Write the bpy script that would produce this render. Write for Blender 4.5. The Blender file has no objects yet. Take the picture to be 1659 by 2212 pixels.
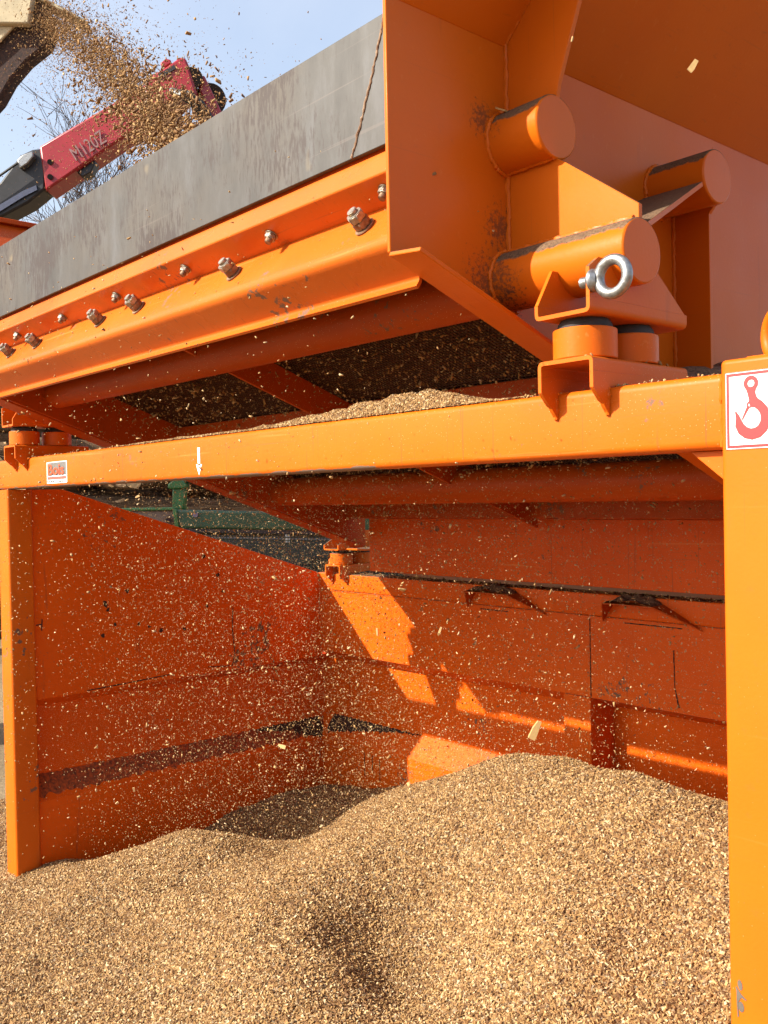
import bpy, bmesh, math, random
import numpy as np
from mathutils import Vector, Matrix, noise as mnoise

random.seed(7)
rng = np.random.default_rng(11)
R_ = math.radians
S = bpy.context.scene
COL = S.collection
ZO = 1.5                      # eye height: geometry below is written relative to the eye, ground = -1.5

# ------------------------------------------------------------------ camera
F_, W_, H_ = 2040.0, 1659.0, 2212.0
yaw, pitch, roll = R_(41.1), R_(-0.85), R_(1.15)
hv = np.array([-math.cos(yaw), math.sin(yaw), 0.0]); upv = np.array([0, 0, 1.0])
fwd = hv * math.cos(pitch) + upv * math.sin(pitch)
r0 = np.cross(fwd, upv); r0 /= np.linalg.norm(r0); u0 = np.cross(r0, fwd)
RV = math.cos(roll) * r0 - math.sin(roll) * u0
UV = math.cos(roll) * u0 + math.sin(roll) * r0
cd = bpy.data.cameras.new('camera')
cd.sensor_fit = 'VERTICAL'; cd.sensor_height = 24.0; cd.lens = F_ / H_ * 24.0
cd.clip_start = 0.05; cd.clip_end = 2000
cam = bpy.data.objects.new('camera', cd); COL.objects.link(cam)
M = Matrix.Identity(4)
for i in range(3):
    M[i][0] = RV[i]; M[i][1] = UV[i]; M[i][2] = -fwd[i]
M[2][3] = ZO
cam.matrix_world = M
S.camera = cam

# ------------------------------------------------------------------ light
SUN = Vector((0.40, 1.0, -0.715)).normalized()
world = bpy.data.worlds.new('World'); S.world = world; world.use_nodes = True
wn = world.node_tree.nodes; wl = world.node_tree.links
sky = wn.new('ShaderNodeTexSky'); sky.sky_type = 'NISHITA'; sky.sun_disc = False
sky.sun_elevation = math.asin(-SUN.z); sky.sun_rotation = math.atan2(-SUN.x, -SUN.y)
sky.air_density = 1.2; sky.dust_density = 3.5; sky.ozone_density = 1.5
wn['Background'].inputs['Strength'].default_value = 0.122
tc = wn.new('ShaderNodeTexCoord'); cn = wn.new('ShaderNodeTexNoise'); wl.new(tc.outputs['Generated'], cn.inputs['Vector'])
cn.inputs['Scale'].default_value = 2.6; cn.inputs['Detail'].default_value = 7; cn.inputs['Roughness'].default_value = 0.55; cn.inputs['Distortion'].default_value = 0.6
cr0 = wn.new('ShaderNodeMapRange'); wl.new(cn.outputs[0], cr0.inputs[0])           # thin high cloud over the whole sky
cr0.inputs[1].default_value = 0.35; cr0.inputs[2].default_value = 0.75; cr0.inputs[3].default_value = 0.30; cr0.inputs[4].default_value = 0.52
cm = wn.new('ShaderNodeMix'); cm.data_type = 'RGBA'; wl.new(cr0.outputs[0], cm.inputs[0]); wl.new(sky.outputs[0], cm.inputs[6])
cm.inputs[7].default_value = (3.6, 3.8, 4.3, 1)
wl.new(cm.outputs[2], wn['Background'].inputs['Color'])
sl = bpy.data.lights.new('sun', 'SUN'); sl.energy = 5.0; sl.angle = R_(0.53); sl.color = (1.0, 0.95, 0.82)
so = bpy.data.objects.new('sun', sl); COL.objects.link(so)
so.rotation_euler = SUN.to_track_quat('-Z', 'Y').to_euler(); so.location = (-3, -8, 9)
S.view_settings.view_transform = 'Standard'; S.view_settings.look = 'None'
S.view_settings.exposure = 1.18; S.view_settings.gamma = 1.0
S.render.engine = 'CYCLES'
S.cycles.max_bounces = 6; S.cycles.diffuse_bounces = 4; S.cycles.glossy_bounces = 3
S.cycles.use_adaptive_sampling = True; S.cycles.adaptive_threshold = 0.02

# ------------------------------------------------------------------ materials
def nt(name):
    m = bpy.data.materials.new(name); m.use_nodes = True
    return m, m.node_tree.nodes, m.node_tree.links, m.node_tree.nodes['Principled BSDF']

def ramp(n, l, src, stops):
    r = n.new('ShaderNodeValToRGB'); e = r.color_ramp.elements
    while len(e) < len(stops): e.new(0.5)
    for k, (p, c) in enumerate(stops):
        e[k].position = p; e[k].color = (c[0], c[1], c[2], 1) if not isinstance(c, (int, float)) else (c, c, c, 1)
    l.new(src, r.inputs[0]); return r

def noise_(n, l, vec, scale, detail=3, rough=0.55, dims='3D'):
    t = n.new('ShaderNodeTexNoise'); t.inputs['Scale'].default_value = scale
    t.inputs['Detail'].default_value = detail; t.inputs['Roughness'].default_value = rough
    l.new(vec, t.inputs['Vector']); return t

def mth(n, l, op, a, b=None, c=None):
    x = n.new('ShaderNodeMath'); x.operation = op
    for k, v in enumerate((a, b, c)):
        if v is None: continue
        if isinstance(v, (int, float)): x.inputs[k].default_value = v
        else: l.new(v, x.inputs[k])
    return x.outputs[0]

def mixc(n, l, fac, a, b):
    x = n.new('ShaderNodeMix'); x.data_type = 'RGBA'
    l.new(fac, x.inputs[0]) if not isinstance(fac, (int, float)) else setattr(x.inputs[0], 'default_value', fac)
    for k, v in ((6, a), (7, b)):
        if isinstance(v, tuple): x.inputs[k].default_value = (*v, 1)
        else: l.new(v, x.inputs[k])
    return x.outputs[2]

ORANGE = (0.55, 0.112, 0.0050)
DIRT = (0.085, 0.05, 0.032)

def orange(name, dust=0.0, stains=(), scr=0.0, dsc=26, top_dirt=0.0, chips=0.0, rough=0.36, scuff=0.0, base=ORANGE, edge=None, bump=0.15):
    """painted steel; dust = clinging chips, top_dirt = caked dust on upward faces, chips = paint missing in small flecks"""
    m, n, l, b = nt(name)
    g = n.new('ShaderNodeNewGeometry'); P = g.outputs['Position']
    big = noise_(n, l, P, 2.3, 4)
    c2 = tuple(min(1, v * k) for v, k in zip(base, (0.90, 0.80, 0.8)))
    col = mixc(n, l, ramp(n, l, big.outputs[0], [(0.35, 0), (0.7, 1)]).outputs[0], base, c2)
    rg = noise_(n, l, P, 9, 4)
    rv = mth(n, l, 'MULTIPLY_ADD', rg.outputs[0], 0.26, rough - 0.13)
    # fine soiling
    fs = noise_(n, l, P, 60, 5, 0.7)
    f = ramp(n, l, fs.outputs[0], [(0.60, 0), (0.78, 1)]).outputs[0]
    col = mixc(n, l, mth(n, l, 'MULTIPLY', f, 0.22 + scuff * 0.4), col, (0.22, 0.085, 0.03))
    if dust > 0:
        for sc, th, cc in ((330, 0.115, (0.62, 0.40, 0.20)), (150, 0.085, (0.30, 0.13, 0.05))):
            v = n.new('ShaderNodeTexVoronoi'); v.inputs['Scale'].default_value = sc; l.new(P, v.inputs['Vector'])
            d = mth(n, l, 'LESS_THAN', v.outputs['Distance'], th + 0.1 * dust)
            s = n.new('ShaderNodeSeparateColor'); l.new(v.outputs['Color'], s.inputs[0])
            k = mth(n, l, 'LESS_THAN', s.outputs[0], 0.28 * dust)
            pn = noise_(n, l, P, 3.2, 2)
            d = mth(n, l, 'MULTIPLY', mth(n, l, 'MULTIPLY', d, k), ramp(n, l, pn.outputs[0], [(0.3, 0.35), (0.6, 1)]).outputs[0])
            col = mixc(n, l, d, col, cc)
    if scr > 0:                                # rubbed streaks and hairline scratches
        for rot, sc, amt, cc in (((0.3, 0.5, 0.2), (2, 2, 150), 0.5, (0.20, 0.075, 0.03)), ((0.0, 0.15, 0.9), (1.5, 90, 60), 0.5, (0.62, 0.25, 0.07)), ((0.1, -0.9, 0.0), (110, 20, 2), 0.6, (0.12, 0.05, 0.03))):
            mp = n.new('ShaderNodeMapping'); l.new(P, mp.inputs[0]); mp.inputs['Rotation'].default_value = rot; mp.inputs['Scale'].default_value = sc
            t1 = noise_(n, l, mp.outputs[0], 1.3, 3, 0.6)
            col = mixc(n, l, mth(n, l, 'MULTIPLY', ramp(n, l, t1.outputs[0], [(0.64, 0), (0.74, 1)]).outputs[0], amt * scr), col, cc)
    if chips > 0:
        v = noise_(n, l, P, 38, 6, 0.72)
        v2 = noise_(n, l, P, 3.0, 2)
        k = mth(n, l, 'MULTIPLY', v.outputs[0], v2.outputs[0])
        k = ramp(n, l, k, [(0.40 - 0.06 * chips, 0), (0.415 - 0.06 * chips, 1)]).outputs[0]
        col = mixc(n, l, k, col, (0.16, 0.085, 0.055)); rv = mth(n, l, 'MULTIPLY_ADD', k, 0.3, rv)
    if edge:                                   # worn lower edge of the beam (world z, width)
        s = n.new('ShaderNodeSeparateXYZ'); l.new(P, s.inputs[0])
        w = noise_(n, l, P, 14, 5, 0.65)
        lim = mth(n, l, 'MULTIPLY_ADD', w.outputs[0], edge[1], edge[0] - edge[1] * 0.42)
        k = mth(n, l, 'LESS_THAN', s.outputs[2], lim)
        xm = n.new('ShaderNodeMapRange'); l.new(s.outputs[0], xm.inputs[0])
        xm.inputs[1].default_value = -1.15; xm.inputs[2].default_value = -1.55
        xk = mth(n, l, 'GREATER_THAN', xm.outputs[0], mth(n, l, 'SUBTRACT', 1.0, w.outputs[0]))
        k = mth(n, l, 'MULTIPLY', k, xk)
        col = mixc(n, l, k, col, (0.20, 0.13, 0.095)); rv = mth(n, l, 'MULTIPLY_ADD', k, 0.3, rv)
    for (cx, cy, cz, rad) in stains:            # caked dirt where chips collect round a joint
        vm = n.new('ShaderNodeVectorMath'); vm.operation = 'DISTANCE'; l.new(P, vm.inputs[0]); vm.inputs[1].default_value = (cx, cy, cz)
        fn = noise_(n, l, P, 130, 5, 0.75)
        fall = n.new('ShaderNodeMapRange'); l.new(vm.outputs['Value'], fall.inputs[0]); fall.inputs[1].default_value = rad; fall.inputs[2].default_value = 0.0; fall.inputs[3].default_value = -0.26; fall.inputs[4].default_value = 0.22
        k = ramp(n, l, mth(n, l, 'ADD', fn.outputs[0], fall.outputs[0]), [(0.56, 0), (0.68, 0.68)]).outputs[0]
        col = mixc(n, l, k, col, (0.075, 0.036, 0.022)); rv = mth(n, l, 'MULTIPLY_ADD', k, 0.4, rv)
    if top_dirt > 0:
        s = n.new('ShaderNodeSeparateXYZ'); l.new(g.outputs['Normal'], s.inputs[0])
        dn = noise_(n, l, P, dsc, 6, 0.75); dn2 = noise_(n, l, P, 5, 2)
        up = n.new('ShaderNodeMapRange'); l.new(s.outputs[2], up.inputs[0])
        up.inputs[1].default_value = 0.30; up.inputs[2].default_value = 0.95
        k = mth(n, l, 'ADD', mth(n, l, 'MULTIPLY', up.outputs[0], 0.62 * top_dirt), mth(n, l, 'MULTIPLY_ADD', dn.outputs[0], 0.7, mth(n, l, 'MULTIPLY', dn2.outputs[0], 0.35)))
        k = ramp(n, l, k, [(0.78, 0), (0.86, 1)]).outputs[0]
        k = mth(n, l, 'MULTIPLY', k, mth(n, l, 'GREATER_THAN', s.outputs[2], 0.12))
        dc = noise_(n, l, P, 300, 3)
        col = mixc(n, l, k, col, ramp(n, l, dc.outputs[0], [(0.3, (0.045, 0.026, 0.018)), (0.75, (0.21, 0.125, 0.07))]).outputs[0])
        rv = mth(n, l, 'MULTIPLY_ADD', k, 0.5, rv)
    l.new(col, b.inputs['Base Color']); l.new(rv, b.inputs['Roughness']); b.inputs['Specular IOR Level'].default_value = 0.17
    op = noise_(n, l, P, 160, 3); lo = noise_(n, l, P, 4, 2)
    bb = n.new('ShaderNodeBump'); bb.inputs['Strength'].default_value = bump; bb.inputs['Distance'].default_value = 0.0012
    l.new(mth(n, l, 'MULTIPLY_ADD', lo.outputs[0], 3.0, op.outputs[0]), bb.inputs['Height'])
    l.new(bb.outputs[0], b.inputs['Normal'])
    return m

def plain(name, col, rough=0.5, metal=0.0, var=0.25, scale=30, bump=0.2, col2=None):
    m, n, l, b = nt(name)
    g = n.new('ShaderNodeNewGeometry')
    t = noise_(n, l, g.outputs['Position'], scale, 5, 0.65)
    c2 = col2 or tuple(v * (1 - var) for v in col)
    l.new(ramp(n, l, t.outputs[0], [(0.35, c2), (0.65, col)]).outputs[0], b.inputs['Base Color'])
    b.inputs['Roughness'].default_value = rough; b.inputs['Metallic'].default_value = metal
    if bump:
        bb = n.new('ShaderNodeBump'); bb.inputs['Strength'].default_value = bump; bb.inputs['Distance'].default_value = 0.002
        l.new(t.outputs[0], bb.inputs['Height']); l.new(bb.outputs[0], b.inputs['Normal'])
    return m

MAT = {}
MAT['frame'] = orange('orange_frame_paint', dust=0.3, chips=0.3, rough=0.42, scr=0.5)
MAT['beam'] = orange('orange_beam_paint', dust=0.6, chips=0.6, rough=0.42, scr=0.8, edge=(ZO + 0.058, 0.022))
MAT['post'] = orange('orange_post_paint', dust=0.10, chips=0.22, rough=0.45, scr=0.18)
MAT['wall'] = orange('orange_wall_paint', dust=1.0, top_dirt=0.55, dsc=70, chips=0.12, rough=0.42, scr=0.8, scuff=0.35, base=(0.64, 0.100, 0.0030))
MAT['ledge'] = orange('orange_dusty_panel_paint', dust=1.0, top_dirt=0.55, dsc=70, chips=0.12, rough=0.42, scr=0.8, scuff=0.4, base=(0.64, 0.100, 0.0030))
MAT['screen'] = orange('orange_screen_paint', dust=0.04, top_dirt=0.8, rough=0.34, scr=0.35)
STAIN = [(-1.046, 1.15, ZO + 0.34, 0.15), (-1.046, 1.14, ZO + 0.61, 0.075), (-1.046, 1.18, ZO + 0.44, 0.10), (-1.03, 1.17, ZO + 0.27, 0.16)]
MAT['plate'] = orange('orange_side_plate_paint', dust=0.05, stains=STAIN, rough=0.34, scr=0.3)
MAT['tube'] = orange('orange_tube_paint', dust=0.02, top_dirt=1.45, stains=STAIN[:2] + STAIN[3:], rough=0.33)
MAT['under'] = orange('orange_shaded_paint', dust=0.7, chips=0.4, rough=0.45, scuff=1.0, base=(0.40, 0.058, 0.0025))  # dusty and scuffed; base darkened to put the under-deck shade into the paint
MAT['chan'] = orange('orange_channel_paint', dust=0.4, scr=0.9, chips=0.55, rough=0.30, scuff=0.5, base=(0.52, 0.112, 0.012))
MAT['weld'] = orange('orange_weld_paint', dust=0.1, top_dirt=0.5, rough=0.4, scuff=1.0, bump=0.5)
MAT['zinc'] = plain('zinc_plate', (0.36, 0.37, 0.385), 0.42, 0.85, 0.4, 110, 0.35, (0.20, 0.19, 0.185))
MAT['rear'] = orange('orange_rear_panel_paint', dust=1.0, chips=0.2, rough=0.45, scr=0.8, scuff=0.6, base=(0.60, 0.086, 0.003))
MAT['dustred'] = plain('clinging_dust', (0.40, 0.078, 0.014), 0.95, 0, 0.5, 90, 0.8, (0.10, 0.030, 0.013))
MAT['dustblack'] = plain('caked_dust', (0.060, 0.028, 0.018), 0.95, 0, 0.5, 120, 0.8, (0.022, 0.012, 0.009))
MAT['rust'] = plain('rusty_nut', (0.30, 0.20, 0.13), 0.6, 0.55, 0.5, 120, 0.4, (0.13, 0.065, 0.035))
MAT['nut'] = plain('dull_nut', (0.42, 0.39, 0.34), 0.45, 0.8, 0.4, 150, 0.3, (0.22, 0.17, 0.13))
MAT['rubber'] = plain('rubber', (0.035, 0.030, 0.030), 0.85, 0, 0.4, 50)
MAT['seam'] = plain('dirt_seam', (0.055, 0.022, 0.012), 0.9, 0, 0.5, 200, 0.5)
MAT['white'] = plain('white_sticker', (0.82, 0.82, 0.80), 0.35, 0, 0.06, 8, 0)
MAT['red_print'] = plain('red_print', (0.47, 0.026, 0.030), 0.35, 0, 0.06, 8, 0)
MAT['grey_print'] = plain('grey_print', (0.17, 0.155, 0.145), 0.5, 0, 0.45, 420, 0)
MAT['orange_print'] = plain('orange_print', (0.50, 0.075, 0.022), 0.4, 0, 0.15, 100, 0)
MAT['pink_print'] = plain('pink_print', (0.33, 0.10, 0.075), 0.4, 0, 0.2, 150, 0)
MAT['black_print'] = plain('black_print', (0.05, 0.04, 0.04), 0.5, 0, 0.3, 100, 0)
MAT['crane'] = plain('crane_red', (0.30, 0.012, 0.020), 0.35, 0, 0.2, 6, 0.05)
MAT['dark'] = plain('dark_machine', (0.020, 0.018, 0.022), 0.45, 0.2, 0.4, 12, 0.1)
MAT['brown'] = plain('dusty_dark_brown', (0.060, 0.026, 0.018), 0.9, 0, 0.55, 60, 0.3, (0.016, 0.009, 0.009))
MAT['cream'] = plain('dusty_cream', (0.52, 0.43, 0.28), 0.8, 0, 0.3, 9, 0.3)
MAT['hose'] = plain('hose', (0.012, 0.012, 0.014), 0.5, 0, 0.3, 30, 0.1)
MAT['green'] = plain('green_paint', (0.018, 0.068, 0.032), 0.4, 0, 0.3, 9, 0.1)
MAT['lgreen'] = plain('light_green_paint', (0.030, 0.140, 0.032), 0.4, 0, 0.25, 20, 0.1)
MAT['bluebolt'] = plain('blue_bolt', (0.20, 0.24, 0.36), 0.35, 0.6, 0.2, 60, 0)
MAT['gwire'] = plain('green_wire', (0.045, 0.062, 0.042), 0.6, 0.1, 0.4, 40, 0)
MAT['box_brown'] = plain('brown_plate', (0.16, 0.115, 0.095), 0.7, 0, 0.3, 20, 0.1)
MAT['bark'] = plain('bark', (0.24, 0.165, 0.11), 0.95, 0, 0.6, 16, 0.9, (0.075, 0.048, 0.032))
def bark_mat():
    m, n, l, b = nt('log_bark')
    tc_ = n.new('ShaderNodeTexCoord'); oi = n.new('ShaderNodeObjectInfo')
    mp = n.new('ShaderNodeMapping'); l.new(tc_.outputs['Object'], mp.inputs[0]); mp.inputs['Scale'].default_value = (5.0, 3.2, 3.2)
    cx = n.new('ShaderNodeCombineXYZ'); l.new(mth(n, l, 'MULTIPLY', oi.outputs['Random'], 40), cx.inputs[0]); l.new(cx.outputs[0], mp.inputs['Location'])
    t1 = noise_(n, l, mp.outputs[0], 2.2, 6, 0.7)
    c = ramp(n, l, t1.outputs[0], [(0.36, (0.040, 0.024, 0.016)), (0.50, (0.15, 0.095, 0.060)), (0.66, (0.34, 0.24, 0.155))])
    k = mixc(n, l, mth(n, l, 'MULTIPLY', oi.outputs['Random'], 0.7), c.outputs[0], (0.19, 0.12, 0.075))
    l.new(k, b.inputs['Base Color']); b.inputs['Roughness'].default_value = 0.95; b.inputs['Specular IOR Level'].default_value = 0.1
    bb = n.new('ShaderNodeBump'); bb.inputs['Strength'].default_value = 1.0; bb.inputs['Distance'].default_value = 0.03
    l.new(t1.outputs[0], bb.inputs['Height']); l.new(bb.outputs[0], b.inputs['Normal'])
    return m
MAT['bark'] = bark_mat()
MAT['cut'] = plain('cut_wood', (0.58, 0.38, 0.19), 0.8, 0, 0.35, 40, 0.2)
MAT['branch'] = plain('branch', (0.11, 0.075, 0.06), 0.9, 0, 0.4, 20, 0)
MAT['dustdark'] = plain('fine_dust', (0.22, 0.120, 0.068), 0.95, 0, 0.5, 160, 0.9, (0.060, 0.030, 0.018))
MAT['wire'] = plain('sieve_wire', (0.085, 0.032, 0.018), 0.6, 0.3, 0.4, 60, 0)

def steel():
    m, n, l, b = nt('grey_steel')
    g = n.new('ShaderNodeNewGeometry'); P = g.outputs['Position']
    mp = n.new('ShaderNodeMapping'); l.new(P, mp.inputs[0]); mp.inputs['Scale'].default_value = (3.5, 3.5, 1.0)
    streak = noise_(n, l, mp.outputs[0], 5, 7, 0.68)
    col = ramp(n, l, streak.outputs[0], [(0.28, (0.027, 0.022, 0.019)), (0.52, (0.049, 0.043, 0.039)), (0.74, (0.076, 0.072, 0.074))]).outputs[0]
    warm = noise_(n, l, P, 3.1, 4, 0.6)
    col = mixc(n, l, ramp(n, l, warm.outputs[0], [(0.45, 0), (0.75, 0.75)]).outputs[0], col, (0.078, 0.057, 0.040))
    mp2 = n.new('ShaderNodeMapping'); l.new(P, mp2.inputs[0]); mp2.inputs['Scale'].default_value = (4.5, 4.5, 1.0)
    sp = noise_(n, l, mp2.outputs[0], 34, 5, 0.7); sp2 = noise_(n, l, P, 4.5, 3)
    k = mth(n, l, 'MULTIPLY', sp.outputs[0], sp2.outputs[0])
    col = mixc(n, l, ramp(n, l, k, [(0.255, 0), (0.33, 0.9)]).outputs[0], col, (0.026, 0.013, 0.010))
    pt = noise_(n, l, P, 7.5, 2); col = mixc(n, l, ramp(n, l, pt.outputs[0], [(0.70, 0), (0.74, 0.55)]).outputs[0], col, (0.19, 0.14, 0.075))
    # rolling scratches along the plate
    mp3 = n.new('ShaderNodeMapping'); l.new(P, mp3.inputs[0]); mp3.inputs['Scale'].default_value = (0.6, 1, 70)
    sc = noise_(n, l, mp3.outputs[0], 2.0, 3, 0.5)
    col = mixc(n, l, ramp(n, l, sc.outputs[0], [(0.66, 0), (0.72, 0.35)]).outputs[0], col, (0.11, 0.085, 0.075))
    l.new(col, b.inputs['Base Color']); b.inputs['Metallic'].default_value = 0.1
    l.new(ramp(n, l, warm.outputs[0], [(0.3, 0.52), (0.7, 0.68)]).outputs[0], b.inputs['Roughness'])
    bb = n.new('ShaderNodeBump'); bb.inputs['Strength'].default_value = 0.12; bb.inputs['Distance'].default_value = 0.001
    l.new(sp.outputs[0], bb.inputs['Height']); l.new(bb.outputs[0], b.inputs['Normal'])
    return m
MAT['steel'] = steel()

CHIP_STOPS = [(0.0, (0.085, 0.040, 0.018)), (0.14, (0.16, 0.078, 0.032)), (0.36, (0.24, 0.122, 0.042)), (0.60, (0.39, 0.225, 0.080)),
              (0.82, (0.53, 0.345, 0.145)), (0.95, (0.74, 0.59, 0.35)), (1.0, (0.20, 0.16, 0.125))]
def chip_mat(name, attr=None, object_random=False, dark=1.0):
    m, n, l, b = nt(name)
    if attr:
        a = n.new('ShaderNodeAttribute'); a.attribute_name = attr; src = a.outputs['Fac']
    else:
        a = n.new('ShaderNodeObjectInfo'); src = a.outputs['Random']
    stops = [(p, tuple(v * dark * k_ for v, k_ in zip(c, (0.77, 0.735, 0.71)))) for p, c in CHIP_STOPS]
    r = ramp(n, l, src, stops)
    g = n.new('ShaderNodeNewGeometry')
    t = noise_(n, l, g.outputs['Position'], 500, 2)
    c = mixc(n, l, ramp(n, l, t.outputs[0], [(0.3, 0), (0.7, 0.35)]).outputs[0], r.outputs[0], (0.30, 0.17, 0.08))
    l.new(c, b.inputs['Base Color']); b.inputs['Roughness'].default_value = 0.75
    b.inputs['Specular IOR Level'].default_value = 0.25
    return m
MAT['chip_i'] = chip_mat('chip_random')
MAT['chip_a'] = chip_mat('chip_attr', 'tone')
def heap_base():
    m, n, l, b = nt('chip_bed')
    g = n.new('ShaderNodeNewGeometry'); P = g.outputs['Position']
    v = n.new('ShaderNodeTexVoronoi'); v.inputs['Scale'].default_value = 190; l.new(P, v.inputs['Vector'])
    s = n.new('ShaderNodeSeparateColor'); l.new(v.outputs['Color'], s.inputs[0])
    r = ramp(n, l, s.outputs[0], [(p, tuple(q * 0.60 for q in c)) for p, c in CHIP_STOPS])
    l.new(r.outputs[0], b.inputs['Base Color']); b.inputs['Roughness'].default_value = 0.9
    bb = n.new('ShaderNodeBump'); bb.inputs['Strength'].default_value = 0.9; bb.inputs['Distance'].default_value = 0.004
    l.new(v.outputs['Distance'], bb.inputs['Height']); l.new(bb.outputs[0], b.inputs['Normal'])
    return m
MAT['bed'] = heap_base()
def ground_mat():
    m, n, l, b = nt('yard_dirt')
    g = n.new('ShaderNodeNewGeometry'); P = g.outputs['Position']
    a = noise_(n, l, P, 0.7, 5); c = noise_(n, l, P, 35, 5, 0.7)
    k = mth(n, l, 'MULTIPLY_ADD', c.outputs[0], 0.5, mth(n, l, 'MULTIPLY', a.outputs[0], 0.6))
    l.new(ramp(n, l, k, [(0.35, (0.12, 0.085, 0.050)), (0.75, (0.30, 0.22, 0.13))]).outputs[0], b.inputs['Base Color'])
    b.inputs['Roughness'].default_value = 0.95; b.inputs['Specular IOR Level'].default_value = 0.1
    bb = n.new('ShaderNodeBump'); bb.inputs['Strength'].default_value = 0.6; bb.inputs['Distance'].default_value = 0.02
    l.new(c.outputs[0], bb.inputs['Height']); l.new(bb.outputs[0], b.inputs['Normal'])
    return m
MAT['ground'] = ground_mat()

# ------------------------------------------------------------------ mesh helpers
class MB:
    def __init__(s): s.v = []; s.f = []
    def add(s, vs, fs):
        k = len(s.v); s.v += [tuple(map(float, p)) for p in vs]; s.f += [tuple(i + k for i in f) for f in fs]; return s
    def box(s, x0, x1, y0, y1, z0, z1):
        return s.add([(x, y, z) for x in (x0, x1) for y in (y0, y1) for z in (z0, z1)],
                     [(0, 1, 3, 2), (4, 6, 7, 5), (0, 4, 5, 1), (2, 3, 7, 6), (0, 2, 6, 4), (1, 5, 7, 3)])
    def prism(s, poly, axis, a, b):
        def P(p, t): return {'X': (t, p[0], p[1]), 'Y': (p[0], t, p[1]), 'Z': (p[0], p[1], t)}[axis]
        n = len(poly)
        return s.add([P(p, a) for p in poly] + [P(p, b) for p in poly],
                     [tuple(range(n))[::-1], tuple(range(n, 2 * n))] + [(i, (i + 1) % n, (i + 1) % n + n, i + n) for i in range(n)])
    def hull_prism(s, pts, d):                      # polygon of 3D points pushed along d
        n = len(pts); d = np.asarray(d)
        return s.add(list(pts) + [np.asarray(p) + d for p in pts],
                     [tuple(range(n))[::-1], tuple(range(n, 2 * n))] + [(i, (i + 1) % n, (i + 1) % n + n, i + n) for i in range(n)])
    def tube(s, p0, p1, r0, r1=None, n=24, caps=True):
        r1 = r0 if r1 is None else r1
        p0, p1 = Vector(p0), Vector(p1); q = (p1 - p0).to_track_quat('Z', 'Y')
        vs = []
        for p, r in ((p0, r0), (p1, r1)):
            for i in range(n):
                a = 2 * math.pi * i / n; vs.append(p + q @ Vector((r * math.cos(a), r * math.sin(a), 0)))
        fs = [(i, (i + 1) % n, (i + 1) % n + n, i + n) for i in range(n)]
        if caps: fs += [tuple(range(n))[::-1], tuple(range(n, 2 * n))]
        return s.add(vs, fs)
    def path(s, pts, r, n=8, jitter=0.0, seed=0, caps=True):
        rd = random.Random(seed); pts = [Vector(p) for p in pts]; vs = []; m = len(pts)
        up = None
        for i, p in enumerate(pts):
            t = (pts[min(i + 1, m - 1)] - pts[max(i - 1, 0)]).normalized()
            if up is None: up = t.orthogonal().normalized()
            up = (up - t * up.dot(t)).normalized(); w = t.cross(up)
            rr = (r[i] if isinstance(r, (list, tuple)) else r) * (1 + jitter * rd.uniform(-1, 1))
            for k in range(n):
                a = 2 * math.pi * k / n; vs.append(p + up * (rr * math.cos(a)) + w * (rr * math.sin(a)))
        fs = [(i * n + k, i * n + (k + 1) % n, (i + 1) * n + (k + 1) % n, (i + 1) * n + k) for i in range(m - 1) for k in range(n)]
        if caps: fs += [tuple(range(n))[::-1], tuple(range((m - 1) * n, m * n))]
        return s.add(vs, fs)
    def torus(s, c, ax, R, r, n=40, m=16, arc=None):
        c = Vector(c); q = Vector(ax).to_track_quat('Z', 'Y')
        pts = [c + q @ Vector((R * math.cos(2 * math.pi * i / n), R * math.sin(2 * math.pi * i / n), 0)) for i in range(n)]
        vs = []
        for i in range(n):
            a = 2 * math.pi * i / n
            for k in range(m):
                b = 2 * math.pi * k / m
                vs.append(c + q @ Vector(((R + r * math.cos(b)) * math.cos(a), (R + r * math.cos(b)) * math.sin(a), r * math.sin(b))))
        return s.add(vs, [(i * m + k, ((i + 1) % n) * m + k, ((i + 1) % n) * m + (k + 1) % m, i * m + (k + 1) % m) for i in range(n) for k in range(m)])

ORIG = {}
def empty(name, loc):
    o = bpy.data.objects.new(name, None); COL.objects.link(o); o.empty_display_size = 0.2
    w = Vector((loc[0], loc[1], loc[2] + ZO)); o.location = w; ORIG[o.name] = w; return o

def make_mesh(name, mb, mat, smooth=35, recalc=True):
    me = bpy.data.meshes.new(name); me.from_pydata(mb.v, [], mb.f)
    if recalc:
        bm = bmesh.new(); bm.from_mesh(me); bmesh.ops.recalc_face_normals(bm, faces=bm.faces); bm.to_mesh(me); bm.free()
    me.materials.append(MAT[mat] if isinstance(mat, str) else mat)
    if smooth:
        me.shade_smooth(); me.set_sharp_from_angle(angle=R_(smooth))
    me.update(); return me

def obj(name, mb, mat, parent=None, bev=0.0, smooth=35, seg=2, label=None):
    """mesh in eye-relative world coordinates, origin at the world origin raised by ZO"""
    me = make_mesh(name, mb, mat, smooth) if isinstance(mb, MB) else mb
    o = bpy.data.objects.new(name, me); COL.objects.link(o)
    w = Vector((0, 0, ZO)); ORIG[o.name] = w
    if parent is not None:
        o.parent = parent; o.location = w - ORIG[parent.name]
    else: o.location = w
    if bev:
        b = o.modifiers.new('bevel', 'BEVEL'); b.width = bev; b.segments = seg; b.limit_method = 'ANGLE'; b.angle_limit = R_(50)
        b.harden_normals = False
    if label: o['label'] = label
    return o

def inst(name, me, loc, rot, parent=None, scale=None):
    """shared mesh placed at eye-relative loc, rot = quaternion"""
    o = bpy.data.objects.new(name, me); COL.objects.link(o)
    w = Vector((loc[0], loc[1], loc[2] + ZO)); ORIG[o.name] = w
    o.rotation_mode = 'QUATERNION'; o.rotation_quaternion = rot
    if parent is not None: o.parent = parent; o.location = w - ORIG[parent.name]
    else: o.location = w
    if scale: o.scale = scale
    return o

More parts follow.
